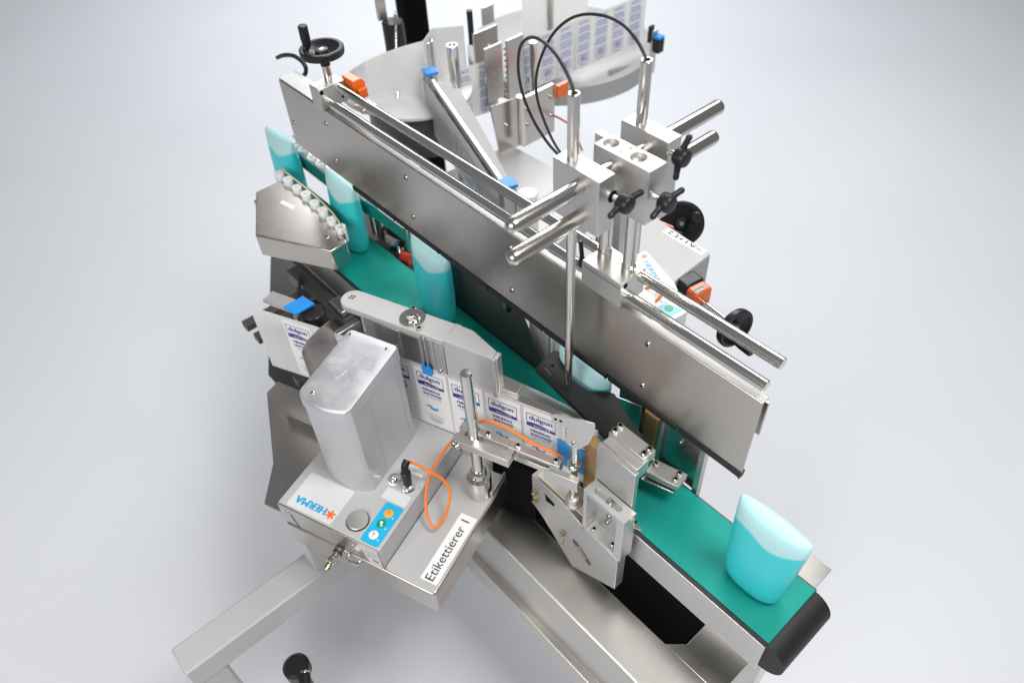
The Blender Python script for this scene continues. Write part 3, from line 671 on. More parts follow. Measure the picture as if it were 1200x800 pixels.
capm = MB().loft([[capz(p, 203.5, 0.6) for p in mring(0, -1.8)], [capz(p, 229, 1) for p in mring(0, -1.5)], [capz(p, 234, 1) for p in mring(0, 0.5)], [capz(p, 235.3, 1) for p in mring(0, 3.5)], [capz(p, 235.6, 1) for p in mring(0, 20)], [capz(p, 235.8, 1) for p in mring(0, 40)]], smooth=True)
cap = capm.build('motor_cap', 'aluminium_cast', mt_)
for s_, t_ in ((-226, -194), (-146, -196), (-212, -328)): 
    inst('screw', PANS, cap, (s_, t_, capz((s_, t_, 0), 235.2, 1)[2]), (0, -0.05, 1))
m = MB()
for k in range(6):
    a = math.radians(60 * k + 15); R2 = Matrix.Rotation(a, 3, 'Z')
    top = []
    for x, y in ((4, -7), (24, -7), (42, -7), (42, 7), (24, 7), (4, 7)):
        p = R2 @ Vector((x, y, 0)); q = (p.x - 186, p.y - 248); top.append((q[0], q[1], capz((q[0], q[1], 0), 235.3, 1)[2] + 0.75))
    m.add(top + [(x, y, z - 3) for x, y, z in top], [(0, 1, 4, 5), (1, 2, 3, 4), (0, 6, 7, 1), (1, 7, 8, 2), (2, 8, 9, 3), (3, 9, 10, 4), (4, 10, 11, 5), (5, 11, 6, 0)])
m.build('embossed_star', 'aluminium_cast', cap)
for t_ in (-200, -285):
    MB().box(-131.9, -131.3, t_ - 0.6, t_ + 0.6, -14, 200).build('side_groove', 'aluminium_cast', mt_)
# curved shield left of the tower
m = MB(); P = [(-316, -150), (-322, -180), (-322, -214), (-314, -240), (-302, -252)]
m.prism(P + [(x + 2.2, y) for x, y in reversed(P)], -18, 196); m.build('shield', 'steel_sheet', lab)
m = MB(); m.prism([(-288, -420), (-288, -152), (-540, -152), (-540, -190), (-400, -335), (-352, -420)], -96, -90); m.build('side_deck', 'steel_sheet', lab, bevel=1)
m = MB(); m.box(-440, -288, -236, -230, -89.7, -62); m.build('deck_rib', 'steel_sheet', lab, bevel=1)
# dispenser arm
arm_l = [(-57.5, -101), (-57.5, -149)]
R = 24
left = [(-267 + R * 1.0 * math.cos(math.radians(a)), -125 + R * math.sin(math.radians(a))) for a in range(270, 89, -15)]
m = MB(); m.prism([(-57.5, -149)] + left + [(-57.5, -101)], 236, 250); arm = m.build('dispenser_arm', 'painted_silver', lab, bevel=1.5)
m = MB(); m.box(-58, -47, -104, -100.5, 238, 250.2); m.build('edge_notch', 'painted_silver', arm)
m = MB(); m.box(-235, -57.5, -147, -110, 150, 235.8); m.build('arm_web', 'aluminium', lab, bevel=0.8)
m = MB(); m.prism([(-56.7, -101.5), (-56.7, -149.5), (41, -149.5), (41, -131), (-20, -104)], 158, 251.5); m.build('arm_nose', 'painted_silver', lab, bevel=1.2)
m = MB(); m.box(38, 47, -151, -146, 150, 250); m.box(41.5, 50, -146.5, -131, 150, 251); m.build('nose_edge', 'aluminium', lab, bevel=0.8)
m = MB(); m.box(-150, -92, -149.3, -147.3, 152, 233); m.build('face_plate', 'steel_polished', lab, bevel=0.5)
m = MB(); m.box(-89, -58, -149.8, -147.3, 150, 235); m.build('face_plate', 'aluminium', lab, bevel=0.5)
m = MB(); m.box(-232, -153, -148.9, -147.3, 154, 234); m.build('face_plate', 'steel_bed', lab, bevel=0.5)
for s_, z in ((-70, 170), (-160, 195)): inst('screw', SC[4], lab, (s_, -149.8, z), (0, -1, 0))
wsh = MB().lathe([(24, 0), (24, 2.2), (9, 2.3)], (-137, -122, 250.2), (0, 0, 1), 36).build('washer', 'steel_polished', arm)
m = MB(); m.prism([(-137 + 12.5 * math.cos(math.radians(60 * i + 10)), -122 + 12.5 * math.sin(math.radians(60 * i + 10))) for i in range(6)], 255, 264.5)
m.lathe([(15, 252.4), (14.5, 255)], (-137, -122, 0), (0, 0, 1), 30); m.build('hex_bolt', 'chrome', arm, bevel=0.8)
inst('pin', SC[5], arm, (-147, -103, 250)); inst('pin', SC[5], arm, (-110, -142, 250))
m = MB()
for i, j in ((0, 0), (6, 1), (1, 6), (7, 7)): m.prism(disc(-275 + i, -122 + j - 4, 2.4, 10), 250.05, 250.5)
m.build('rivet', 'dark_steel', arm)
for s_ in (-104, -95): MB().box(s_ - 1.4, s_ + 1.4, -155, -151.5, 168, 246).build('sensor_strip', 'aluminium', lab, bevel=0.4)
m = MB(); m.prism_xz([(-109, 168), (-104, 178), (-101, 168), (-95, 174), (-88, 164), (-88, 152), (-92, 149), (-107, 151)], -158, -151.5); m.build('blue_clip', 'blue_plastic', lab, bevel=0.8)
MB().box(-84, -79, -152.5, -150, 170, 240).build('sensor_strip', 'aluminium', lab, bevel=0.6)
MB().box(45, 82, -142, -115, 162, 170).build('peel_block', 'aluminium', lab, bevel=0.8)
m = MB(); m.prism([(40, -149.8), (40, -133), (140, -135), (214, -142), (214, -149.8)], -10, 162); m.build('peel_plate', 'steel_bed', lab, bevel=0.5)
MB().cyl((-250, -128, -18), (-250, -128, 235.5), 6.5, n=20).build('arm_column', 'steel_polished', lab)
MB().cyl((-232, -112, -18), (-232, -112, 235.5), 7, n=20).build('arm_column', 'steel_polished', lab)
# idler with blue cap at the left
idl = thing('idler_roller', 'black idler roller with a blue cap at the left end of the label web', 'roller', (-420, -110, -20), 21)
MB().cyl((-402, -112, -10), (-402, -112, 152), 25, n=30, ch=2).build('roller', 'black_plastic', idl)
m = MB(); m.prism([(-456, -134), (-420, -140), (-404, -98), (-440, -90)], 156, 162); m.build('cap', 'blue_plastic', idl, bevel=1)
m = MB(); m.box(-428, -418, -140, -134, 60, 155); m.build('bracket', 'aluminium', idl, bevel=0.6)
m = MB(); m.prism_xz([(-434, 116), (-431, 128), (-427, 120), (-420, 126), (-416, 118), (-418, 108), (-430, 107)], -148, -141); m.build('clip', 'blue_plastic', idl, bevel=0.6)
m = MB(); m.prism([(-520, -128), (-430, -128), (-430, -96), (-520, -96)], 142, 150); m.build('support_bar', 'aluminium', idl, bevel=1)
# post with cross bar
ps = thing('sensor_post', 'polished steel post in a round collar on the labeller tray', 'post', (29, -214, -77), 21)
MB().lathe([(10, 0), (10, 350), (9.2, 352), (0, 352.4)], (29, -214, -77), (0, 0, 1), 34).build('post', 'steel_polished', ps)
MB().lathe([(24, 0), (24, 54), (22.5, 57), (17, 58), (16, 60), (16, 73), (14, 76), (10.2, 77)], (29, -214, -77.2), (0, 0, 1), 40).build('collar', 'steel_polished', ps)
inst('set_screw', SC[4], ps, (30, -230, -10), (0, -1, 0))
MB().box(40.3, 42.0, -216, -212, 60, 268).build('post_groove', 'chrome', ps)
m = MB(); m.box(-4, 110, -236, -219, 84, 104); bar = m.build('clamp_bar', 'aluminium', ps, bevel=0.8)
m = MB(); m.box(-4, 196, -209, -193, 84, 105.5); m.build('cross_bar', 'aluminium', ps, bevel=0.8)
m = MB(); m.box(2, 12, -219, -209, 84, 104); m.box(98, 110, -219, -209, 84, 104); m.build('spacer', 'aluminium', ps)
m = MB(); m.box(112, 180, -219, -209.3, 88, 102); m.build('inner_bar', 'steel_polished', ps, bevel=0.6)
m = MB(); m.box(172, 236, -222, -209.5, 70, 101); m.build('end_clamp', 'aluminium', ps, bevel=0.8)
inst('screw', SC[6], ps, (2, -236, 96), (0, -1, 0)); inst('screw', SC[6], ps, (8, -236, 90), (-0.6, -1, 0))
for s_ in (52, 112, 186): inst('screw', SC[5], ps, (s_, -201, 105.5))
MB().cyl((219, -197, 0), (219, -197, 190), 6.2, n=20, ch=1).build('pin', 'steel_polished', ps)
MB().lathe([(11, 0), (12, 2), (12, 10), (10, 12)], (219, -197, 106), (0, 0, 1), 24).build('pin_collar', 'chrome', ps)
MB().lathe([(16, 0), (16, 6), (13, 7), (13, 22), (10, 24)], (219, -197, -8), (0, 0, 1), 24).build('pin_foot', 'aluminium', ps)
m = MB(); m.prism_xz([(179, 238), (186, 243), (213, 247), (232, 254), (255, 256), (256, 234), (246, 197), (231, 175), (224, 172), (211, 175), (205, 184), (207, 202), (209, 219), (200, 222), (182, 219)], -206.5, -204); m.build('pressure_plate', 'steel_bed', ps, bevel=0.5)
for s_ in (188, 197): m = MB(); m.prism_xz([(s_ + 2.6 * math.cos(k), 231 + 2.6 * math.sin(k)) for k in [i * math.pi / 5 for i in range(10)]], -206.9, -206.6); m.build('plate_hole', 'black_paint_and_shade', ps)
inst('screw', PANS, ps, (220, -206.5, 186), (0, -1, 0))
# orange sensor cable
pts = [(-80, -284, 45), (-72, -277, 40), (-39, -269, 20), (-16, -264, 0), (0, -273, -20), (6, -298, -40), (3, -323, -54), (-9, -331, -56), (-27, -318, -42), (-41, -293, -20), (-47, -264, 0), (-37, -237, 30), (-21, -213, 60), (1, -199, 90), (26, -191, 115), (46, -186, 125), (75, -185, 125), (111, -188, 120), (146, -190, 115), (174, -187, 108), (190, -184, 96)]
R21 = Matrix.Rotation(math.radians(21), 3, 'Z')
oc = MB().sweep([R21 @ Vector(p) for p in pts], 2.9, 12).build('sensor_cable', 'orange_cable', None, org=R21 @ Vector(pts[0])); tag(oc, 'orange cable looping from the black plug over the tray to the cross bar', 'cable')
# sign on the tray
sg = thing('name_sign', 'white tape sign reading Etikettierer 1 on the labeller tray', 'sign', (36, -347, -77.5), 21)
MB().box(18, 53, -421, -271, -77.4, -76.9).build('tape', 'white_paper', sg)
m = MB(); heavy(m, 'Etikettierer 1', 26, axes((0, 1, 0), (-1, 0, 0)), (43, -417, -76.9), width=134, thick=0.15, d=0.1); m.build('lettering', 'print_black', sg)

# ================================================================== front label web with its labels
lw = thing('label_web', 'white web of blue printed labels running past the dispenser arm', 'label web', (-140, -150, -16), 21)
m = MB(); path = [(-520, -163), (-440, -158), (-360, -152.5), (-300, -150.6), (0, -150.6), (150, -150.6), (205, -152.5), (226, -155.5), (236, -153), (242, -146), (243, -136)]
m.prism(path + [(x, y + 0.4) for x, y in reversed(path)], -16, 163); m.build('backing_paper', 'paper_thin', lw)
m = MB(); p2 = [(21, -97), (70, -101), (121, -106), (183, -115), (212, -122)]; m.prism(p2 + [(x, y + 0.5) for x, y in reversed(p2)], 6, 150); m.build('return_paper', 'paper_thin', lw)
AX2 = axes((1, 0, 0), (0, 0, 1))
def label_print():
    m = MB()
    # logo frame
    def rect(x0, x1, z0, z1, mat=0, d=0.25): m.add([(x0, -d, z0), (x1, -d, z0), (x1, -d, z1), (x0, -d, z1)], [(0, 1, 2, 3)], mat)
    rect(0, 58, 141, 142.4); rect(0, 1.3, 108, 142); rect(56.8, 58, 108, 142)
    wave = [(0, 116), (6, 118), (14, 119.2), (24, 118.8), (34, 117), (44, 115), (52, 114), (58, 114.4)]
    m.add([(x, -0.3, z) for x, z in wave] + [(58, -0.3, 106.5), (0, -0.3, 106.5)], [tuple([9, 8, 7, 6, 5, 4, 3, 2, 1, 0][::-1])], 0)
    heavy(m, 'dulgon', 17, AX2, (6, -0.1, 126), 0, 0.3, width=45, d=0.5)
    text_mb(m, 'BODY CARE', 5.5, AX2, (15, -0.2, 109.5), 2, 0.3, width=32, bold=0.008)
    heavy(m, 'MINERAL', 9.5, AX2, (8, -0.1, 92), 0, 0.3, width=41, d=0.45)
    heavy(m, 'SHOWER', 9.5, AX2, (8, -0.1, 81), 0, 0.3, width=42, d=0.45)
    text_mb(m, 'GEL DOUCHE', 5.0, AX2, (13, -0.1, 74), 1, 0.3, width=34, bold=0.01)
    # water splash: two curls and drops
    cx, cz = 25, 43
    blob = [(-9, 6), (-5, 10), (-3, 4), (1, 1), (6, 0), (9, 3), (13, 4), (12, -2), (8, -7), (1, -8), (-5, -6), (-8, -1)]
    m.add([(cx + x * 1.0, -0.3, cz + z * 0.9) for x, z in blob], [tuple(range(len(blob)))[::-1]], 3)
    m.add([(cx - 17 + x, -0.28, cz + 2 + z) for x, z in ((0, 0), (4, -3), (8, 0), (7, 3), (3, 2))], [(0, 1, 2, 3, 4)], 4)
    for i, (a, b) in enumerate(((6, 48), (12, 44))): rect(a, b, 20 - 5 * i, 21.3 - 5 * i, 4, 0.2)
    for i, (a, b) in enumerate(((10, 46), (14, 43), (18, 40))): rect(a, b, 8 - 4.2 * i, 9.6 - 4.2 * i, 1, 0.2)
    return m.mesh('label_print', ['print_navy', 'print_violet', 'white_paper', 'print_cyan', 'print_grey'])
LPR = label_print()
LBK2 = MB().add([(-6, 0, -12), (40, 0, -12), (40, 0, 156), (-6, 0, 156)], [(0, 1, 2, 3)]).mesh('label', 'white_paper')
LBK = MB().add([(-6, 0, -12), (66, 0, -12), (66, 0, 156), (-6, 0, 156)], [(0, 1, 2, 3)]).mesh('label', 'white_paper')
web_y = lambda s_: -150.6 if s_ > -300 else -150.6 - (-300 - s_) * 0.052
for k in range(-6, 5):
    s0 = -128.5 + 77.5 * k
    if s0 < -480: continue
    ang = 0 if s0 > -330 else math.radians(3.1)
    if k == 4: ang = math.radians(-4.5)
    l = inst('label', LBK2 if k == 4 else LBK, lw, (s0, web_y(s0) - (1.0 if k == 4 else 0.15), 0), M=Matrix.Rotation(ang, 3, 'Z'))
    ORG[l.name] = Vector((0, 0, 0))
    q = bpy.data.objects.new('print', LPR); COL.objects.link(q); q.parent = l
# blue applied label at the dispensing edge
m = MB(); m.prism([(166, -153.4), (205, -156.4), (240, -160.2), (240, -159.6), (205, -155.8), (166, -152.8)], 30, 102); bl = m.build('blue_label', 'label_blue', lw)
m = MB(); 
for i in range(4): m.box(216, 232, -161.4, -161.0, 84 - 7 * i, 85.2 - 7 * i)
m.build('blue_label_print', 'print_navy', bl)
m = MB(); m.lathe([(14, 0), (15, 2), (15, 170), (14, 172)], (226, -140, -14), (0, 0, 1), 32); m.build('peel_roller', 'white_roller', lw)

# ================================================================== supporting frame below the labeller
fb = thing('support_beam', 'grey steel support beam under the front labelling machine', 'beam', (-105, -570, -330))
m = MB(); m.box(-138, -70, -800, -420, -330, -262); m.build('beam', 'painted_silver', fb, bevel=4)
m = MB(); m.box(-132, -76, -796, -736, -900, -330.4); m.build('upright', 'painted_silver', fb, bevel=4)
m = MB(); m.box(-128, -80, -500, -440, -261.7, -151); m.build('bracket', 'painted_silver', fb, bevel=3)
kn = thing('star_clamp', 'black clamp with a round lever at the lower left corner above the floor', 'clamp', (50, -640, -320))
MB().lathe([(24, 0), (26, 3), (26, 26), (20, 32), (0, 33)], (44, -632, -318), (0, 0, 1), 28).build('hub', 'black_plastic', kn)
MB().lathe([(9, 0), (11, 4), (13, 40), (12, 78), (8, 84), (0, 85)], (60, -624, -296), (0.85, -0.45, -0.12), 20).build('lever', 'black_plastic', kn)
MB().lathe([(11.5, 0), (11.8, 2), (11.5, 4)], (63, -625.6, -296.4), (0.85, -0.45, -0.12), 20).build('ring', 'chrome', kn)
MB().cyl((44, -632, -900), (44, -632, -318), 12, n=20).build('stand_rod', 'dark_steel', kn)
# dark frame members at the left below the infeed
df = thing('dark_undercarriage', 'dark steel bars and pan below the infeed guide at the left', 'frame', (-600, -150, -200))
MB().box(-760, -420, -130, -95, -110, -70).build('rail', 'dark_frame', df, bevel=2)
MB().box(-660, -420, -270, -240, -150, -120).build('rail', 'dark_frame', df, bevel=2)
for x in (-700, -640, -540, -450): MB().box(x, x + 26, -300, -80, -119, -98).build('cross_bar', 'dark_frame', df, bevel=2)
m = MB(); m.prism([(-650, -300), (-330, -300), (-330, 300), (-1080, 300), (-1080, -55)], -262, -258); m.build('pan', 'dark_frame', df)
MB().cyl((-640, -170, -80), (-560, -150, -80), 15, n=20).build('motor', 'black_plastic', df)
MB().sweep([(-700, -120, -60), (-660, -150, -70), (-610, -190, -85), (-580, -240, -100)], 4, 8).build('hose', 'black_rubber', df)
MB().box(-560, -500, -120, -90, -68, -52).build('bracket', 'steel_bed', df, bevel=2)
MB().box(-470, -452, -190, -100, -97, -60).build('bracket', 'steel_bed', df, bevel=2)

MB().box(-840, -420, -92, -77, -262, -90).build('panel', 'dark_frame', df)
MB().box(-840, -420, 80, 90, -262, -95).build('panel', 'dark_frame', df)

# ================================================================== rear labeller, out of focus beyond the rail
rl = thing('labelling_machine', 'rear labelling machine beyond the guide rail with grey deck and standing plates', 'labeller', (-560, 520, -60))
m = MB(); m.prism([(-760, 330), (-330, 180), (-280, 300), (-330, 640), (-735, 632)], -60, -18); m.build('deck', 'painted_silver', rl, bevel=2)
m = MB(); m.box(-732, -720, 674, 802, -40, 116); m.build('standing_plate', 'steel_sheet', rl, bevel=0.8)
m = MB(); m.prism_yz([(580, -20), (672, -30), (672, 128), (556, 138)], -726, -720); m.build('standing_plate', 'steel_sheet', rl, bevel=0.8)
m = MB(); m.box(-948, -940, 686, 777, 60, 234); m.build('standing_plate', 'steel_sheet', rl, bevel=0.8)
m = MB(); m.box(-856, -850, 651, 716, 62, 229); m.box(-857, -849, 650.5, 716.5, 142, 143); m.build('standing_plate', 'steel_sheet', rl, bevel=0.8)
m = MB(); m.box(-858, -850, 735, 800, 30, 226); m.build('standing_plate', 'steel_sheet', rl, bevel=0.8)
for k in range(9): inst('rivet', PANS, rl, (-851, 725, 62 + 18 * k), (1, -0.3, 0))
MB().cyl((-690, 640, 0), (-690, 640, 150), 11, n=22).build('post', 'steel_polished', rl)
MB().cyl((-850, 838, 0), (-850, 838, 190), 12, n=22).build('post', 'steel_polished', rl)
for y, z in ((690, 30), (690, 80), (788, 20), (788, 80), (610, 60)): inst('bolt', SC[6], rl, (-720, y, z), (1, 0, 0))
m = MB(); m.box(-722, -708, 806, 850, 70, 110); m.build('orange_pad', 'orange_plastic', rl, bevel=1)
MB().sweep([(-718, 790, 20), (-690, 800, 14), (-640, 800, 4), (-560, 760, -20)], 3, 8).build('red_hose', 'red_plastic', rl)
m = MB(); m.lathe([(330, 0), (338, 3), (338, 66), (330, 70), (0, 70)], (-1150, 1240, -110), (0, 0, 1), 72); m.build('reel_plate', 'painted_grey', rl)
# rear dispenser arm
ra = Vector((-883, 477, 0)); rbv = Vector((-345, 280, 0)); du = (rbv - ra).normalized(); dn = Vector((-du.y, du.x, 0))
def rp_(u, v, z): p = ra + du * u + dn * v; return (p.x, p.y, z)
L_ = (rbv - ra).length
m = MB(); m.extr([rp_(0, -7, 190), rp_(L_, -7, 190), rp_(L_, 7, 190), rp_(0, 7, 190)], (0, 0, 12)); m.build('dispenser_rail', 'rod_along_x', rl, bevel=3)
m = MB(); m.extr([rp_(0, 9, 40), rp_(L_, 9, 40), rp_(L_, 16, 40), rp_(0, 20, 40)], (0, 0, 130)); m.build('dispenser_body', 'steel_sheet', rl, bevel=1)
for u, n_ in ((-14, 0), (L_ + 14, 1)):
    m = MB(); m.extr([rp_(u - 20, -14, 204), rp_(u + 20, -14, 204), rp_(u + 20, 24, 204), rp_(u - 20, 24, 204)], (0, 0, 8)); m.build('blue_cap', 'blue_plastic', rl, bevel=1.5)
    m = MB(); m.extr([rp_(u - 18, -12, 60), rp_(u + 18, -12, 60), rp_(u + 18, 20, 60), rp_(u - 18, 20, 60)], (0, 0, 143)); m.build('head', 'painted_silver', rl, bevel=1.5)
MB().lathe([(24, 0), (24, 140), (22, 143), (0, 143)], (-292, 306, 45), (0, 0, 1), 30).build('tip_roller', 'white_roller', rl)
for x, y in ((-978, 546), (-904, 578)):
    hollow((x, y), 0, 250, 16.5, 13.5).build('chrome_tube', 'chrome', rl)
hollow((-1010, 1060), -40, 300, 13, 10).build('chrome_tube', 'chrome', rl)
MB().cyl((-973, 702, 190), (-973, 702, 290), 9, n=16).build('black_pin', 'black_plastic', rl)
m = MB(); m.box(-892, -886, 690, 708, 108, 140); m.build('blue_clip', 'blue_plastic', rl, bevel=1)
MB().box(-891, -888, 696, 702, 141, 215).build('sensor_strip', 'aluminium', rl)
m = MB(); m.box(-1066, -1060, 818, 866, 180, 236); m.build('metal_flag', 'steel_polished', rl, bevel=1)
# bridge plate behind post
m = MB(); m.box(30, 50, 235, 300, 60, 470); m.build('upright', 'painted_silver', rl, bevel=1.5)

# control box of the rear labeller
cbx = thing('control_box', 'grey control box with paper sign = A1 + E2 beyond the sensor stand', 'control box', (60, 330, 60))
m = MB(); m.prism([(-54, 404), (-1, 414), (153, 397), (157, 281), (60, 240), (-54, 280)], 120, 215); m.build('box', 'painted_grey', cbx, bevel=3)
m = MB(); m.prism([(-46, 398), (0, 406), (140, 392), (144, 290), (60, 250), (-46, 288)], 60, 119.6); m.build('lower_box', 'steel_bed', cbx, bevel=2)
m = MB(); m.prism([(37, 402), (141, 399.5), (141, 381), (38, 383)], 215.1, 215.5); sgn = m.build('paper_sign', 'white_paper', cbx)
m = MB(); heavy(m, '=A1+E2', 17, axes((-1, 0.02, 0), (0, -1, 0)), (133, 398, 215.5), width=86, thick=0.3, d=0.5); m.build('lettering', 'print_black', sgn)
m = MB(); m.prism([(65, 301), (167, 267), (235, 222), (226, 149), (103, 204), (50, 240)], 130, 230); wp = m.build('front_housing', 'white_paper', cbx, bevel=2)
E1 = (0.934, -0.358, 0); E2 = (0.358, 0.934, 0)
m = MB(); heavy(m, 'HERMA', 15, axes((0.8, -0.38, 0), (0.38, 0.8, 0)), (86, 270, 230), width=62, d=0.9); m.build('lettering', 'herma_blue', wp)
m = MB()
for k in range(3): m.box(-6, 6, -1.5, 1.5, 0, 0.2 + 0.05 * k, M=Matrix.Rotation(math.radians(60 * k), 3, 'Z'), o=(76, 284, 230.2))
m.build('star', 'orange_print', wp)
m = MB(); m.prism([(190, 192), (193, 212), (226, 219), (222, 188)], 230.2, 230.6); bp_ = m.build('key_panel', 'panel_teal', wp)
MB().lathe([(8, 0), (8, 0.6), (0, 0.7)], (206, 204, 230.7), (0, 0, 1), 20).build('button', 'button_green', bp_)
MB().sweep([(140, 214, 231), (165, 226, 244), (182, 214, 246), (180, 196, 234)], 2.6, 8).build('orange_wire', 'orange_cable', wp)
m = MB(); m.lathe([(17, 0), (17, 1), (15.5, 1.2), (15.5, 0.4)], (178, 222, 230), (0, 0, 1), 28); m.build('knob_ring', 'sticker_grey', wp)
m = MB(); m.prism([(-30, 408), (40, 416), (40, 419), (-30, 411)], 205, 211); m.build('red_edge', 'orange_plastic', cbx)
ct = thing('position_counter', 'orange position counter with black mount and dark digit window right of the control box', 'counter', (180, 330, 150))
def obox(mb, c, sx, sy, sz, ang, mat=0):
    mb.box(-sx / 2, sx / 2, -sy / 2, sy / 2, -sz / 2, sz / 2, mat, M=Matrix.Rotation(math.radians(ang), 3, 'Z'), o=c)
m = MB(); obox(m, (170, 312, 192), 34, 46, 46, -10); m.build('mount', 'black_plastic', ct, bevel=5)
m = MB(); obox(m, (196, 308, 190), 32, 42, 42, -10); m.build('housing', 'orange_plastic', ct, bevel=5)
m = MB(); obox(m, (201, 303, 211.3), 12, 30, 0.8, -10); dsp = m.build('digit_window', 'display_dark', ct)
m = MB(); text_mb(m, '00783', 8, axes((0.17, 0.98, 0), (-0.98, 0.17, 0)), (204, 290, 211.8), width=24, thick=0.2); m.build('digits', 'white_paper', dsp)
MB().cyl((212, 305, 184), (300, 292, 184), 6, n=16).build('shaft', 'steel_polished', ct)
h2 = thing('handwheel', 'black handwheel on a steel shaft at the right edge below the orange counter', 'handwheel', (290, 290, 184))
handwheel(h2, (296, 292, 184), (0.97, -0.2, 0.1), 40, 1.0, (0.3, -0.9), 50)
h3 = thing('handwheel', 'large black dished handwheel standing behind the grey control box', 'handwheel', (30, 470, 190))
handwheel(h3, (28, 462, 190), (0.55, -0.65, 0.52), 48, 0.0, (0.2, 0.95), 50)
MB().cyl((28, 462, 190), (2, 493, 166), 8, n=16).build('shaft', 'steel_polished', h3)

# label web of the rear labeller
rw = thing('label_web', 'blurred white web of violet printed labels on the rear labelling machine', 'label web', (-900, 900, 0))
def vsheet(name, path, z0, z1, mat, parent, th=0.6):
    m = MB(); n = len(path)
    nn = []
    for i in range(n):
        a = Vector(path[max(i - 1, 0)]); b = Vector(path[min(i + 1, n - 1)]); d = (b - a).normalized(); nn.append((path[i][0] - d.y * th, path[i][1] + d.x * th))
    m.prism(path + nn[::-1], z0, z1); return m.build(name, mat, parent)
vsheet('backing_paper', [(-915, 836), (-895, 1105), (-875, 1378)], 0, 168, 'paper_thin', rw)
vsheet('backing_paper', [(-918, 575), (-905, 640), (-886, 720)], 2, 168, 'paper_thin', rw)
vsheet('backing_paper', [rp_(-60, -16, 0)[:2], rp_(L_ * 0.5, -15, 0)[:2], rp_(L_ + 10, -14, 0)[:2]], 36, 188, 'paper_thin', rw)
m = MB(); m.add([rp_(6, 10, 188), rp_(L_ * 0.5, 9, 188), rp_(L_, 9, 188), rp_(L_ + 16, 34, 150), rp_(L_ * 0.5, 62, 146), rp_(6, 84, 140)], [(0, 1, 4, 5), (1, 2, 3, 4)], 0, True); m.build('backing_paper', 'paper_thin', rw)
vsheet('backing_paper', [(-1060, 985), (-1000, 1075), (-905, 1125)], 20, 230, 'paper_thin', rw)
def rear_print():
    m = MB()
    def rect(x0, x1, z0, z1, mat=0, d=0.3): m.add([(x0, -d, z0), (x1, -d, z0), (x1, -d, z1), (x0, -d, z1)], [(0, 1, 2, 3)], mat)
    rnd = random.Random(3)
    for z1, z0 in ((152, 142), (134, 118), (109, 86), (77, 52)):
        z = z1
        while z > z0:
            wdt = 40 + 12 * rnd.random(); x0 = 31 - wdt / 2 + rnd.uniform(-2, 2); x = x0
            while x < x0 + wdt: l_ = rnd.uniform(3, 11); rect(x, min(x + l_, x0 + wdt), z - 2.5, z); x += l_ + 2.2
            z -= 5.2
    rect(8, 54, 41, 43); rect(8, 10, 12, 41); rect(52, 54, 12, 41); rect(8, 54, 12, 13.6)
    for k, wd in enumerate((2, 1, 3, 1, 2, 1, 2.6)): rect(18 + 4 * k, 18 + 4 * k + wd * 1.1, 18, 38, 1)
    rect(16, 46, 4, 6.5)
    return m.mesh('rear_print', ['print_violet', 'print_navy'])
RPR = rear_print(); RLB = MB().add([(0, 0, -2), (62, 0, -2), (62, 0, 158), (0, 0, 158)], [(0, 1, 2, 3)]).mesh('rear_label', 'white_paper')
def rear_label(p, ang):
    l = inst('label', RLB, rw, (p[0], p[1], 6), M=Matrix.Rotation(ang, 3, 'Z')); ORG[l.name] = Vector((0, 0, 0))
    q = bpy.data.objects.new('print', RPR); COL.objects.link(q); q.parent = l
for k in range(7):
    y = 842 + 76 * k; rear_label((-915 + (y - 836) * 0.0738 + 1.5, y, 0), math.radians(85.78))
rear_label((-917, 580, 0), math.radians(78)); rear_label((-901.3, 655, 0), math.radians(75))
for k in range(3):
    p = rp_(L_ * 0.42 + 76 * k * 0.95, -16.6 + 0.4 * k, 0); rear_label((p[0], p[1], 0), math.atan2(du.y, du.x))
# white reel disc with a standing paper sheet on the rear machine
wr = thing('paper_reel', 'white reel disc with an upright paper sheet beyond the guide rail at the upper left', 'reel', (-1010, 470, 60))
MB().lathe([(0, 0), (165, 0), (168, 2), (168, 10), (165, 12), (0, 12)], (-1000, 500, 98), (0, 0, 1), 64).build('disc', 'white_paper', wr)
MB().lathe([(150, 0), (150, 130)], (-1000, 500, -34), (0, 0, 1), 48).build('pedestal', 'dark_steel', wr)
m = MB(); P = []
for i in range(13):
    u = i / 12; P.append((-1034 + 96 * u - 10 * math.sin(math.pi * u), 360 + 146 * u + 6 * math.sin(math.pi * u), 232 + 42 * u))
vs = [(x, y, 111) for x, y, z in P] + [(x, y, z) for x, y, z in P] + [(x - 2, y + 1.4, 111) for x, y, z in P] + [(x - 2, y + 1.4, z) for x, y, z in P]
n_ = len(P); fs = []
for i in range(n_ - 1): fs += [(i, i + 1, n_ + i + 1, n_ + i), (2 * n_ + i + 1, 2 * n_ + i, 3 * n_ + i, 3 * n_ + i + 1), (n_ + i, n_ + i + 1, 3 * n_ + i + 1, 3 * n_ + i)]
fs += [(0, n_, 3 * n_, 2 * n_), (n_ - 1, 3 * n_ - 1, 4 * n_ - 1, 2 * n_ - 1)]
m.add(vs, fs, 0, True); m.build('paper_sheet', 'paper_thin', wr)
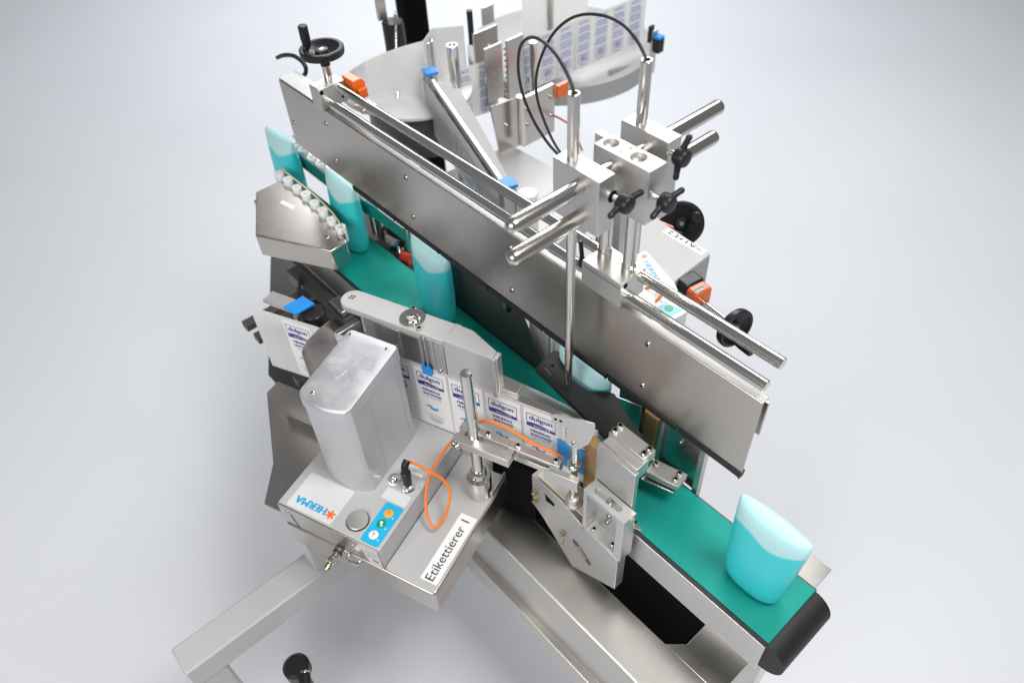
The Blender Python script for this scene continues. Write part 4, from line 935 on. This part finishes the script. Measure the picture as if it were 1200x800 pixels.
m = MB(); m.extr([(-942, 507, 112), (-1010, 590, 100), (-1010, 590, 262), (-942, 507, 270)], (-1.2, -1, 0)); m.extr([(-1010, 590.5, 100), (-1005, 700, 60), (-1005, 700, 236), (-1010, 590.5, 262)], (-1.5, 0, 0)); m.build('paper_sheet', 'paper_thin', wr)
rd = thing('reel_plate', 'large grey round plate behind the white reel disc at the upper left', 'plate', (-1200, 560, 30))
MB().lathe([(0, 0), (196, 0), (200, 3), (200, 15), (196, 18), (0, 18)], (-1165, 560, 40), (0, 0, 1), 64).build('plate', 'painted_silver', rd)
MB().lathe([(40, 0), (40, 70)], (-1165, 560, -32), (0, 0, 1), 32).build('foot', 'dark_steel', rd)
bc = thing('machine_column', 'black upright column rising out of view at the top', 'column', (-1430, 800, -900))
MB().prism(rrect(-1478, -1418, 770, 862, 6), -900, 900).build('column', 'black_paint_and_shade', bc, bevel=2)
MB().cyl((-1142, 542, 160), (-1142, 542, 260), 32, n=30, ch=3).build('black_cylinder', 'black_plastic', bc)
MB().box(-1172, -1160, 510, 540, 262, 560).build('slat', 'steel_bed', bc, bevel=2)
hk = thing('wire_hook', 'thin steel wire hook standing before the black column', 'hook', (-1000, 480, 300))
MB().sweep([(-1130, 548, 262), (-1126, 546, 285), (-1110, 536, 292), (-1098, 526, 280), (-1040, 472, 190), (-992, 428, 112)], 4, 10).build('wire', 'chrome', hk)
sn = thing('web_sensor', 'small black and blue sensor at the end of the rear label web', 'sensor', (-846, 1390, -110))
MB().box(-850, -840, 1386, 1414, -110, 46).build('bracket', 'steel_bed', sn, bevel=2)
MB().box(-838, -812, 1388, 1418, -26, 22).build('sensor', 'black_plastic', sn, bevel=2)
MB().box(-838, -812, 1388, 1418, 22.4, 32).build('lens', 'blue_plastic', sn, bevel=2)
MB().box(-856, -846, 1376, 1400, 6, 64).build('back_bar', 'black_plastic', sn, bevel=2)
m = MB(); m.extr([(-852, 1180, -60), (-852, 1400, -110), (-852, 1400, -60), (-852, 1180, -20)], (10, 0, 0)); m.build('arm', 'steel_bed', sn, bevel=2)
